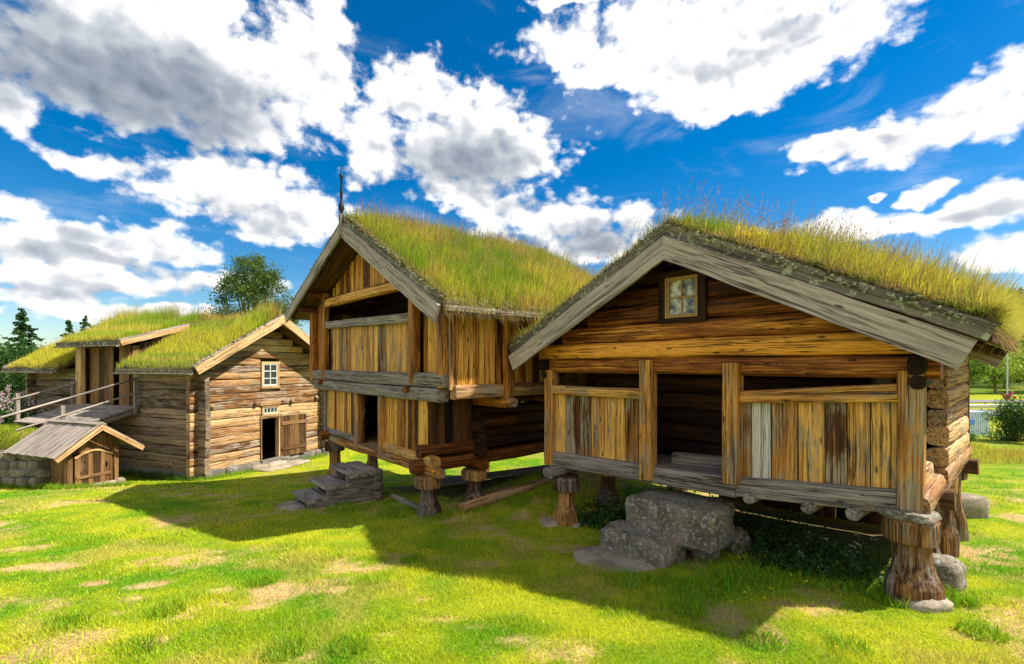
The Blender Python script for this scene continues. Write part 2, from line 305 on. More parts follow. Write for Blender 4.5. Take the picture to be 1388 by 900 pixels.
def lathe(mb, c, prof, n=20, sq=0., amp=.02, tn=None):
    vs = []; gs = []; r = rng.random(6)*6.28; off = rng.random(3)*9
    for z, rad in prof:
        for j in range(n):
            a = 2*np.pi*j/n; k = rad*(1+amp*math.sin(3*a+r[0]+z*3)+amp*.7*math.sin(5*a+r[1]+z*7))
            x, y = math.cos(a), math.sin(a); 
            if sq: pp = (abs(x)**sq+abs(y)**sq)**(-1/sq); x, y = x*pp, y*pp
            vs.append((c[0]+x*k, c[1]+y*k, c[2]+z)); gs.append((z+off[0], x*k+off[1], y*k+off[2]))
    m = len(prof); f = [(i*n+j, (i+1)*n+j, (i+1)*n+(j+1) % n, i*n+(j+1) % n) for i in range(m-1) for j in range(n)]
    f += [tuple(range(n)), tuple(range((m-1)*n, m*n))[::-1]]
    mb.add(vs, f, gs, rng.random() if tn is None else tn, True)
# coloured leaf / blade meshes
def rawmesh(name, v, quads, tris, col, mat, parent=None):
    me = bpy.data.meshes.new(name); v = np.asarray(v, 'f'); nv = len(v); me.vertices.add(nv); me.vertices.foreach_set('co', v.ravel())
    nq, ntr = len(quads), len(tris); loops = np.concatenate([np.asarray(quads, 'i').ravel(), np.asarray(tris, 'i').ravel()]).astype('i')
    me.loops.add(len(loops)); me.loops.foreach_set('vertex_index', loops); me.polygons.add(nq+ntr)
    st = np.concatenate([np.arange(nq)*4, nq*4+np.arange(ntr)*3]).astype('i'); me.polygons.foreach_set('loop_start', st)
    me.update(calc_edges=True)
    a = me.color_attributes.new('col', 'FLOAT_COLOR', 'POINT'); a.data.foreach_set('color', np.concatenate([np.asarray(col, 'f'), np.ones((nv, 1), 'f')], 1).ravel())
    me.materials.append(M[mat]); o = bpy.data.objects.new(name, me); COL.objects.link(o)
    if parent: o.parent = parent
    return o
def blades(P, H, W, lean, col, tipcol=None, seg2=True, up=(0, 0, 1)):
    """P Nx3 roots, H heights, W widths, lean Nx3 offset of the tip; returns verts, quads, tris, colours"""
    n = len(P); a = rng.random(n)*np.pi; s = np.stack([np.cos(a), np.sin(a), np.zeros(n)], 1)*(W/2)[:, None]; up = np.asarray(up, float)
    if up.ndim == 1: up = np.tile(up, (n, 1))
    tip = P+up*H[:, None]+lean
    if tipcol is None: tipcol = col
    if not seg2:
        v = np.stack([P-s, P+s, tip], 1).reshape(-1, 3); i = np.arange(n)*3
        return v, np.zeros((0, 4), int), np.stack([i, i+1, i+2], 1), np.repeat(col, 3, 0)
    mid = P+up*(H*.55)[:, None]+lean*.32
    v = np.stack([P-s, P+s, mid+s*.8, mid-s*.8, tip], 1).reshape(-1, 3); i = np.arange(n)*5
    c = np.stack([col*.8, col*.8, col, col, tipcol], 1).reshape(-1, 3)
    return v, np.stack([i, i+1, i+2, i+3], 1), np.stack([i+3, i+2, i+4], 1), c
def join(parts):
    v = []; q = []; tr = []; c = []; n = 0
    for a, b, d, e in parts: v.append(a); q.append(b+n); tr.append(d+n); c.append(e); n += len(a)
    return np.concatenate(v), np.concatenate(q), np.concatenate(tr), np.concatenate(c)
def mixc(a, b, t): t = np.asarray(t)[:, None]; return np.array(a)*(1-t)+np.array(b)*t
# ---------------------------------------------------------------- ground
RO = V(.552, 8.04); MO = V(-4.46, 11.93); LO = V(-9.32, 14.33)
RE = V(.66999, -.74237); ME = V(.63753, -.77043); LE = V(.35929, .93323)
perp = lambda e: V(-e[1], e[0])
def toW(o, e, u, v): p = o+e*u+perp(e)*v; return p
def base(Y): return np.interp(Y, [-40, -5, 3, 4.5, 6, 7.7, 9, 10.5, 12, 14, 16, 20, 25, 30, 40, 90, 400], [.7, .4, .2, .1, -.12, -.30, -.36, -.5, -.75, -1.08, -1.2, -1.25, -1.4, -2.1, -2.5, -2.6, -3])
def gz(X, Y):
    X = np.asarray(X, float); Y = np.asarray(Y, float)
    z = (base(Y-.5)+base(Y)+base(Y+.5))/3
    z = z+.52*np.exp(-((X-1.3)**2/5+(Y-11)**2/4.5))
    z = z+.35*np.exp(-((X-4.7)**2/2.+(Y-9)**2/8))*0
    u = (X-LO[0])*LE[0]+(Y-LO[1])*LE[1]
    bank = sm(-11.0-X, 0, 1.0)*sm(Y-(12.25+(-11.4-X)*.36), 0, .5)*sm(-u-1.0, 0, .8)*(1-sm(Y, 26, 40))
    z = z+bank*(1.25+.22*sm(-11.0-X, .5, 4)+ .1*fbm(X, Y, 5))
    far = sm(np.hypot(X, Y), 120, 420); az = np.arctan2(X, Y)
    hill = 98*np.exp(-((X-660)**2/200**2+(Y-500)**2/230**2))+40*np.exp(-((X-300)**2/200**2+(Y-700)**2/160**2))+30*np.exp(-((X+700)**2/400**2+(Y-600)**2/260**2))
    z = z+hill*sm(np.hypot(X, Y), 90, 300)+.03*(fbm(X*.9, Y*.9, 3)-.5)+.012*(fbm(X*5, Y*5, 8)-.5)
    return z
def gpt(x, y):   # ground point seen in a direction (used once, to read the place off the photograph)
    z = -.3
    for _ in range(60):
        D = (CZ-z)*655/(y-495); X = (x-694)/655*D; z = .5*z+.5*float(gz(X, D))
    return X, D
DIRT = [(380,805,62,20),(350,822,45,10),(180,812,30,8),(70,768,45,7),(20,770,30,7),(455,800,18,8),(205,792,28,6),(250,835,22,7),(575,812,30,7),(700,868,75,12),(765,885,60,10),(420,890,25,8),(600,840,60,6),(30,870,20,8),(160,830,20,6),(880,828,45,7),(975,838,45,6),(215,870,20,10),(300,800,16,6),(500,770,20,5),(130,790,20,5),(640,850,40,6),(60,850,14,6),(1280,800,20,5),(740,870,60,8),(520,860,26,5)]
DE = []
for x, y, rx, ry in DIRT:
    X, Y = gpt(x, y); X2, _ = gpt(x+rx, y); _, Y2 = gpt(x, y-ry); DE.append((X, Y, X2-X, Y2-Y))
def dirt(X, Y):
    d = np.full(np.shape(X), -9.)
    for a, b, rx, ry in DE: d = np.maximum(d, 1-np.hypot((X-a)/rx, (Y-b)/ry))
    d = d+(fbm(X*2.2, Y*2.2, 11)-.5)*1.6
    m = sm(d, -.02, .6); fld = sm(fbm(X*1.3, Y*1.3, 21, 5), .54, .64)*.85*(1-sm(Y, 12, 16))
    m = np.maximum(m, fld*sm(fbm(X*4, Y*4, 31), .35, .55))
    return m
def lawncol(X, Y):
    a = fbm(X*.55, Y*.55, 41, 4); b = fbm(X*2.5, Y*2.5, 51, 3); t = np.clip(sm(a, .38, .62)*.6+sm(b, .35, .7)*.5, 0, 1)
    c = mixc((.17, .40, .006), (.56, .60, .022), t.ravel())
    dry = sm(fbm(X*1.3, Y*1.3, 61, 4), .55, .72).ravel()*.55; c = mixc(c, (.50, .42, .10), dry) if False else c*(1-dry[:, None])+np.array((.58, .48, .11))*dry[:, None]
    Yr = np.ravel(Y); far = sm(Yr, 13, 19)*sm(np.ravel(X), 6, 12)*.35*sm(fbm(X*.3, Y*.8, 71).ravel(), .4, .6); c = c*(1-far[:, None])+np.array((.40, .26, .05))*far[:, None]
    w = (sm(Yr, 60, 130)*.8)[:, None]; c = c*(1-w)+np.array((.045, .085, .02))*w
    return c
def build_ground():
    def axis(lo, hi, st, far, g=1.16):
        a = list(np.arange(lo, hi, st)); s = st; x = hi
        while x < far[1]: a.append(x); s *= g; x += s
        s = st; x = lo-st
        while x > far[0]: a.insert(0, x); s *= g; x -= s
        return np.array(a)
    xs = axis(-13, 12, .09, (-1500, 1800)); ys = axis(2.4, 20, .09, (-80, 2200)); nx, ny = len(xs), len(ys)
    X, Y = np.meshgrid(xs, ys); Z = gz(X, Y); d = dirt(X, Y)*(Y < 18); Z = Z-.012*d
    c = lawncol(X, Y)*.62; dc = mixc((.52, .29, .13), (.66, .45, .23), fbm(X*6, Y*6, 77).ravel()); d = d.ravel()[:, None]; c = c*(1-d)+dc*d
    # bare ground, coloured darker under the raised buildings
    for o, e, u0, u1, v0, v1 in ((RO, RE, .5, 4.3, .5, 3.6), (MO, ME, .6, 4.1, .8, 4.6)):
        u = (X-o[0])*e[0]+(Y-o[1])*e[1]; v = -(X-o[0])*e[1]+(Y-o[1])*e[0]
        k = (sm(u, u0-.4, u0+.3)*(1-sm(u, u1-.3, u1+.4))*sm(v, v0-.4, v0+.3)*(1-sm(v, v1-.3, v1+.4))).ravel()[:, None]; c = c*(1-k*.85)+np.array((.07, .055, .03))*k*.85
    i = np.arange((ny-1)*(nx-1)); r = i//(nx-1); q = i % (nx-1); a = r*nx+q
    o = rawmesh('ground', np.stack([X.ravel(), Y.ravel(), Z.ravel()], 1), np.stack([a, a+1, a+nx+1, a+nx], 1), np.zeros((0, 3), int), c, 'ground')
    o.data.polygons.foreach_set('use_smooth', np.ones(len(o.data.polygons), bool)); tag(o, kind='structure')
build_ground()
FOOT = []   # (origin, e, u0,u1,v0,v1) rectangles without grass
def build_lawn():
    parts = []
    n = 760000; r = 3.0*(23/3.0)**rng.random(n); th = (rng.random(n)-.5)*R_(112); X = r*np.sin(th); Y = r*np.cos(th)
    keep = (Y > 2.6) & (X > -15) & (rng.random(n) < .35+.65*sm(12-Y, 0, 8)) ; X, Y = X[keep], Y[keep]
    d = dirt(X, Y); ok = rng.random(len(X)) > d*.78
    for o, e, u0, u1, v0, v1 in FOOT:
        u = (X-o[0])*e[0]+(Y-o[1])*e[1]; v = -(X-o[0])*e[1]+(Y-o[1])*e[0]; ok &= ~((u > u0) & (u < u1) & (v > v0) & (v < v1))
    X, Y = X[ok], Y[ok]; n = len(X); P = np.stack([X, Y, gz(X, Y)-.004], 1); c = lawncol(X, Y)
    tall = sm(fbm(X*1.7, Y*1.7, 91, 3), .5, .75); h = (.011+.016*rng.random(n))*(1+1.3*tall)*(1+.05*Y)
    rr = np.hypot(X, Y); c = c*(.65+.7*rng.random(n))[:, None]; strw = rng.random(n) < .06; c[strw] = np.array((.62, .54, .18))*(.7+.5*rng.random(strw.sum()))[:, None]
    parts.append(blades(P, h, .0026+.0009*rr*(.7+.6*rng.random(n)), rng.normal(0, .55, (n, 3))*h[:, None]*V(1, 1, .2), c, seg2=False))
    # taller tufts and weeds against posts, stones and in the near foreground
    T = []
    def tuft(x, y, rad, k, hh, cc=(.17, .38, .012), w=.008): T.append((x, y, rad, k, hh, cc, w))
    for px, py in ((185, 880), (385, 885), (1030, 870), (90, 845), (225, 830), (355, 790), (560, 760), (930, 830), (470, 880), (1330, 860), (1150, 880)):
        x, y = gpt(px, py); tuft(x, y, .16, 240, .075)
    for px, py, w_ in ((905, 800, .5), (850, 790, .3), (1000, 775, .5), (1060, 780, .5), (1130, 790, .4), (1180, 800, .3), (1000, 790, .4), (1210, 815, .2), (1290, 815, .2), (590, 700, .3), (540, 695, .4), (470, 690, .4), (640, 690, .3), (700, 680, .3)):
        x, y = gpt(px, py); tuft(x, y, w_, 500, .10)
    for s in np.linspace(0, 1, 26):
        p = toW(LO, LE, -.15+5*s, -.25); tuft(p[0], p[1], .2, 130, .11); p = toW(LO, LE, -.25, 3*s); tuft(p[0], p[1], .25, 120, .16, (.05, .15, .012))
        p = toW(SO, LE, -.1+1.4*s, -.12); tuft(p[0], p[1], .12, 70, .12); p = toW(SO, LE, -.15, 2.0*s); tuft(p[0], p[1], .12, 70, .14)
        p = V(-11.4-5*s, 11.75+1.8*s); tuft(p[0], p[1], .25, 130, .15)
    for x, y, rad, k, hh, cc, w in T:
        a = rng.random(k)*6.28; q = rad*np.sqrt(rng.random(k)); X = x+q*np.cos(a); Y = y+q*np.sin(a); P = np.stack([X, Y, gz(X, Y)-.005], 1); H = hh*(.4+.9*rng.random(k))
        c = np.array(cc)*(.6+.8*rng.random(k))[:, None]; c[:, 0] *= (.7+1.2*rng.random(k)); parts.append(blades(P, H, np.full(k, w), rng.normal(0, .45, (k, 3))*H[:, None]*V(1, 1, .3), c))
    o = rawmesh('grass', *join(parts), 'blade'); tag(o, 'short sunlit yellow green lawn grass around the buildings', 'grass', kind='stuff')
# ---------------------------------------------------------------- building helpers
def frame_of(o, e, zb): return dict(loc=(o[0], o[1], 0), rz=math.atan2(e[1], e[0]))
def planks_v(mb, p0, p1, z0, z1, w=.13, th=.03, gap=.004, wv=.25, zfn0=None, zfn1=None, seg=.4, amp=.004, batten=0.):
    """vertical boards from p0 to p1 (2-D), bottom z0[0]..z0[1], top z1[0]..z1[1]"""
    p0, p1 = V(*p0), V(*p1); d = p1-p0; L = np.linalg.norm(d); d /= L; nrm = V(d[1], -d[0]); s = 0
    while s < L-.01:
        ww = min(w*(1+wv*(rng.random()*2-1)), L-s); 
        if L-s-ww < w*.35: ww = L-s
        t = (s+ww/2)/L; a = zfn0(s+ww/2) if zfn0 else z0[0]*(1-t)+z0[1]*t; b = zfn1(s+ww/2) if zfn1 else z1[0]*(1-t)+z1[1]*t
        if b-a > .02:
            c = p0+d*(s+ww/2)+nrm*(rng.random()*.016); lean = (rng.random()-.5)*.012
            sweep(mb, (c[0]-lean*d[0], c[1]-lean*d[1], a-.002-rng.random()*.006), (c[0]+lean*d[0], c[1]+lean*d[1], b), sec_rect(ww-gap, th, .007), up=(nrm[0], nrm[1], 0), seg=seg, amp=amp, smooth=False)
        s += ww
def logwall(mb, p0, p1, z0, z1, lh=.25, dep=.17, ext0=.0, ext1=.0, holes=(), gable=None, amp=.012, tone=None, start=0, zs=None, pw=3.0):
    """horizontal hewn logs stacked between p0 and p1; holes = (s0,s1,za,zb); gable(z)->(s0,s1)"""
    p0, p1 = V(*p0), V(*p1); d = p1-p0; L = np.linalg.norm(d); d /= L; z = z0; row = start
    while z < z1-.03:
        h = min(lh*(.86+.28*rng.random()), z1-z); 
        if z1-z-h < lh*.4: h = z1-z
        s0, s1 = -ext0*(1+.3*rng.random()), L+ext1*(1+.3*rng.random())
        zc = z+h/2
        if gable:
            g = gable(zc+h*.35)
            if g is None: break
            s0, s1 = max(s0, g[0]), min(s1, g[1])
        segs = [(s0, s1)]
        for a, b, za, zb in holes:
            if za < z+h*.5 and zb > z+h*.35+.0*h and not (zb < z+.3*h):
                new = []
                for q, r in segs:
                    if b <= q or a >= r: new.append((q, r)); continue
                    if a-q > .05: new.append((q, a))
                    if r-b > .05: new.append((b, r))
                segs = new
        tn = rng.random() if tone is None else tone[0]+tone[1]*rng.random(); tw = (rng.random()-.5)*.012
        for q, r in segs:
            a = p0+d*q; b = p0+d*r
            sweep(mb, (a[0], a[1], zc-tw), (b[0], b[1], zc+tw), sec_round(dep*(.92+.16*rng.random()), h*1.015, pw), seg=.22, amp=amp, tn=tn, ends=.06)
        z += h; row += 1
def roof_slope(parent, e0, r0, v0, v1, th=.16, side=1, mat='sod', bulge=.05, name='turf_roof', seed=0):
    """e0 = (u,z) of the eave, r0 = (u,z) of the ridge; sod slab plus the board layer under it"""
    e0, r0 = V(*e0), V(*r0); d = r0-e0; L = np.hypot(*d); t = d/L; nrm = V(-t[1], t[0]); nrm = nrm if nrm[1] > 0 else -nrm
    nu, nv = max(6, int(L/.12)), max(6, int((v1-v0)/.12)); S, W = np.meshgrid(np.linspace(0, 1, nu), np.linspace(0, 1, nv))
    edge = np.minimum(np.minimum(S*L, 9), np.minimum(W, 1-W)*(v1-v0)); h = th*(.55+.45*sm(edge, 0, .18))+bulge*(fbm(S*L*1.1, W*(v1-v0)*1.1, seed+5)-.5)*2+.05*(fbm(S*L*5, W*(v1-v0)*5, seed+9)-.5)
    U = e0[0]+d[0]*S+nrm[0]*h; Z = e0[1]+d[1]*S+nrm[1]*h; Vv = v0+(v1-v0)*W
    # make both slopes meet: keep u on its own side of the ridge
    U = np.where(S > .98, r0[0], U); Z = np.where(S > .98, r0[1]+th*1.05+bulge*(fbm(W*(v1-v0)*1.1, W*0, seed)-.5)*2, Z)
    top = np.stack([U.ravel(), Vv.ravel(), Z.ravel()], 1); bot = np.stack([(e0[0]+d[0]*S).ravel(), Vv.ravel(), (e0[1]+d[1]*S).ravel()], 1); N = nu*nv
    f = []
    for i in range(nv-1):
        for j in range(nu-1): a = i*nu+j; f.append((a, a+1, a+nu+1, a+nu)); f.append((a+N, a+nu+N, a+nu+1+N, a+1+N))
    for j in range(nu-1): f.append((j, j+N, j+1+N, j+1)); a = (nv-1)*nu+j; f.append((a, a+1, a+1+N, a+N))
    for i in range(nv-1): a = i*nu; f.append((a, a+nu, a+nu+N, a+N))
    mb = MB(); mb.add(np.concatenate([top, bot]), f, np.concatenate([top, bot]), .5, True); o = mb.build(name, mat, parent)
    def sample(n, sfun=None):
        s = rng.random(n) if sfun is None else sfun(n); w = rng.random(n); ed = np.minimum(np.minimum(s*L, 9), np.minimum(w, 1-w)*(v1-v0))
        h = th*(.55+.45*sm(ed, 0, .18))+bulge*(fbm(s*L*1.1, w*(v1-v0)*1.1, seed+5)-.5)*2
        return np.stack([e0[0]+d[0]*s+nrm[0]*h, v0+(v1-v0)*w, e0[1]+d[1]*s+nrm[1]*h-.01], 1), s, w
    def edgept(n, out=.0):   # along the eave
        w = rng.random(n); return np.stack([np.full(n, e0[0]-t[0]*out), v0+(v1-v0)*w, np.full(n, e0[1]+th*.4)], 1), w
    return o, sample, edgept, nrm, L
def bargeboard(parent, a, b, v, h, th, mat, label=None, zoff=0., name='bargeboard'):
    """board in the gable plane from a=(u,z) to b=(u,z), depth h hanging below that line, cut square at both ends (mitred at ridge end b)"""
    mb = MB(); a, b = V(*a), V(*b); d = b-a; L = np.hypot(*d); n = max(2, int(L/.3)); off = rng.random(3)*20; vs = []; gs = []; tn = .5+.2*rng.random()
    t = d/L; dn = V(t[1], -t[0]); dn = dn if dn[1] < 0 else -dn
    for i in range(n+1):
        q = a+d*i/n; low = q+dn*h if i < n else V(b[0], b[1]-h/abs(dn[1]))
        w = .004*math.sin(i*1.7+off[0])
        for (p, vv) in ((q, v-th/2), (low, v-th/2), (low, v+th/2), (q, v+th/2)): vs.append((p[0], vv, p[1]+w))
        for yy, zz in ((0, 0), (h, 0), (h, th), (0, th)): gs.append((i/n*L+off[0], yy+off[1], zz+off[2]))
    f = [(i*4+j, i*4+(j+1) % 4, (i+1)*4+(j+1) % 4, (i+1)*4+j) for i in range(n) for j in range(4)]+[(3, 2, 1, 0), (n*4, n*4+1, n*4+2, n*4+3)]
    mb.add(vs, f, gs, tn, False); return mb.build(name, mat, parent, label)
def lumps(mb, a, b, v0, n, size=.06):
    """knobbly bark and moss along a roof edge"""
    for i in range(n):
        t = rng.random(); p = V(*a)*(1-t)+V(*b)*t; s = size*(.4+.9*rng.random()); rock(mb, (p[0]+rng.normal(0, .01), v0+rng.normal(0, .03), p[1]+rng.normal(0, .018)), (s*1.3, s*1.3, s*.9), n=7, m=5, amp=.22, p=2.2)
GREEN, YEL, STRAW, RED = (.25, .38, .015), (.52, .50, .035), (.66, .46, .11), (.36, .18, .06)
def edgegrass(parent, a, b, v, n, out=-1, h0=.03, h1=.12):
    t = rng.random(n); cl = sm(fbm(t*14, t*3, 3), .3, .7); p = np.stack([a[0]+(b[0]-a[0])*t, v+rng.normal(0, .03, n), a[1]+(b[1]-a[1])*t+rng.normal(.0, .02, n)], 1); H = (h0+(h1-h0)*rng.random(n)**2)*(.4+.9*cl)
    c = mixc(mixc((.10, .07, .03), (.42, .29, .10), rng.random(n)), (.26, .34, .03), rng.random(n)[:]*cl); c = np.asarray(c); L = rng.normal(0, .5, (n, 3))*H[:, None]+np.array([0, -.35, -.25])*H[:, None]
    return rawmesh('edge_grass', *join([blades(p, H, np.full(n, .007), L, c)]), 'blade', parent)
def roofgrass(parent, slopes, v0, v1, n, hmin, hmax, lean, seed, stalks=0, fringe=700, greenish=0., sfun=None, stalkh=(.3, .6), name='roof_grass', dryedge=.35, hump=0., bright=1.):
    parts = []
    for k, (o, sample, edgept, nrm, L) in enumerate(slopes):
        P, s, w = sample(n, sfun); m = len(P); pat = fbm(s*L*.8+k*9, w*(v1-v0)*.8, seed, 4); p2 = fbm(s*L*2.3, w*(v1-v0)*2.3+k*5, seed+7, 3)
        c = mixc(GREEN, YEL, np.clip(sm(pat, .35, .65)-greenish, 0, 1)); dr = np.clip(sm(p2, .52, .7)*.7+dryedge*(1-sm(s*L, 0, .5))-greenish, 0, 1); c = c*(1-dr[:, None])+np.array(STRAW)*dr[:, None]
        ri = sm(s, .75, 1)*sm(fbm(w*9, s*3, seed+3), .42, .6)*.6*(1-greenish); c = c*(1-ri[:, None])+np.array(RED)*ri[:, None]; c = c*bright*(.6+.75*rng.random(m))[:, None]
        H = (hmin+(hmax-hmin)*rng.random(m)**1.4)*(.55+.9*p2)*(1+hump*sm(s, .25, .8)*sm(fbm(s*2+k*3, w*4, seed+11, 3), .35, .6))*(.5+.5*sm(np.minimum(w, 1-w)*(v1-v0), 0, .25)); Ln = (np.array(lean)*(.5+rng.random(m))[:, None]+rng.normal(0, .2, (m, 3)))*H[:, None]
        tip = c*.6+np.array((.38, .27, .09))*.4
        parts.append(blades(P, H, .006+.006*rng.random(m), Ln, c, tip))
        if fringe:   # dry roots hanging over the eave
            E_, w = edgept(fringe); m = fringe; out = -1 if k == 0 else 1; Hh = .05+.13*rng.random(m)**2; c = mixc((.45, .31, .09), (.16, .10, .045), rng.random(m))
            E_[:, 2] += (rng.random(m)-.4)*.10; Ln = np.stack([out*(.03+.10*rng.random(m)), rng.normal(0, .03, m), -Hh*1.9], 1); parts.append(blades(E_, Hh*.35, np.full(m, .010), Ln, c))
    if stalks:
        for k, (o, sample, edgept, nrm, L) in enumerate(slopes):
            P, s, w = sample(stalks, lambda q: 1-.75*rng.random(q)**1.4); m = stalks; H = stalkh[0]+(stalkh[1]-stalkh[0])*rng.random(m); Ln = (np.array(lean)*(.4+.8*rng.random(m))[:, None]+rng.normal(0, .12, (m, 3)))*H[:, None]
            c = mixc((.34, .30, .10), (.20, .12, .07), rng.random(m)); parts.append(blades(P, H, np.full(m, .004), Ln, c))
            T = P+V(0, 0, 1)*H[:, None]+Ln
            for q in range(5):
                b = T+rng.normal(0, .012, (m, 3))-np.array([0, 0, .02*q])-Ln*.05*q; hh = .018+.02*rng.random(m); parts.append(blades(b, hh, np.full(m, .009), rng.normal(0, .014, (m, 3)), mixc((.16, .08, .06), (.36, .24, .12), rng.random(m)), seg2=False))
    return rawmesh(name, *join(parts), 'blade', parent)
def window(parent, u0, u1, z0, z1, v, nx, nz, fmat, smat, fw=.06, bar=.02, sill=True, gm='glass'):
    fr = MB()
    for a, b in (((u0, v-.05, z1-fw), (u1, v+.03, z1)), ((u0, v-.05, z0), (u1, v+.03, z0+fw)), ((u0, v-.05, z0+fw), (u0+fw, v+.03, z1-fw)), ((u1-fw, v-.05, z0+fw), (u1, v+.03, z1-fw))): box(fr, V(*a), V(*b))
    w = fr.build('window', fmat, parent); s = MB(); U0, U1, Z0, Z1 = u0+fw, u1-fw, z0+fw, z1-fw; b2 = bar*1.3
    for a, b in (((U0, v-.03, Z1-b2), (U1, v+.005, Z1)), ((U0, v-.03, Z0), (U1, v+.005, Z0+b2)), ((U0, v-.03, Z0+b2), (U0+b2, v+.005, Z1-b2)), ((U1-b2, v-.03, Z0+b2), (U1, v+.005, Z1-b2))): box(s, V(*a), V(*b), bev=.002)
    for i in range(1, nx): x = U0+(U1-U0)*i/nx; box(s, V(x-bar/2, v-.027, Z0+b2), V(x+bar/2, v-.002, Z1-b2), bev=.002)
    for i in range(1, nz): x = Z0+(Z1-Z0)*i/nz; box(s, V(U0+b2, v-.024, x-bar/2), V(U1-b2, v-.005, x+bar/2), bev=.002)
    s.build('sash', smat, w); g = MB(); box(g, V(U0, v-.001, Z0), V(U1, v+.006, Z1), bev=.001); g.build('glass', gm, w)
    if sill: q = MB(); box(q, V(u0-.05, v-.10, z0-.035), V(u1+.05, v-.0, z0-.003)); q.build('sill', fmat, w)
    return w
def local_ground(o, e, u, v): p = toW(o, e, u, v); return float(gz(p[0], p[1]))
SO = V(-10.807, 11.7)
FOOT += [(RO, RE, 1.3, 2.9, -1.25, .3), (MO, ME, 1.7, 3.0, -1.75, .1), (LO, LE, -.1, 5.3, -.1, 9), (SO, LE, -.05, 1.2, -.05, 2), (RO, RE, .6, 4.4, .9, 3.8), (MO, ME, .6, 4.1, .9, 4.8), (LO, LE, 1.75, 3.6, -.75, -.1)]
def leg(parent, o, e, u, v, ztop, r=.2, sq=5, capr=None, name='staddle_leg', round_base=False):
    g = local_ground(o, e, u, v)-.06; h = ztop-g; capr = capr or r*1.0; k = h/.9
    c = MB(); lathe(c, (u, v, ztop-.23*min(1, k*1.1)), [(0, capr*.9), (.015, capr), (.19*min(1, k*1.1), capr*1.02), (.23*min(1, k*1.1), capr*.93)], 12, 0, .06); c.sm = [False]*len(c.sm)
    hh = h-.23*min(1, k*1.1); b = MB(); vals = [(0, 1.06), (.2, 1.03), (.38, 1.0), (.44, .93), (.56, .76), (.70, .66), (.88, .63), (1.0, .66)]
    lathe(b, (u, v, g), [(t*hh, r*q) for t, q in vals], 11, 0, .07); b.sm = [False]*len(b.sm)
    L = b.build(name, 'leg', parent); c.build('leg_cap', 'leg', L); return L
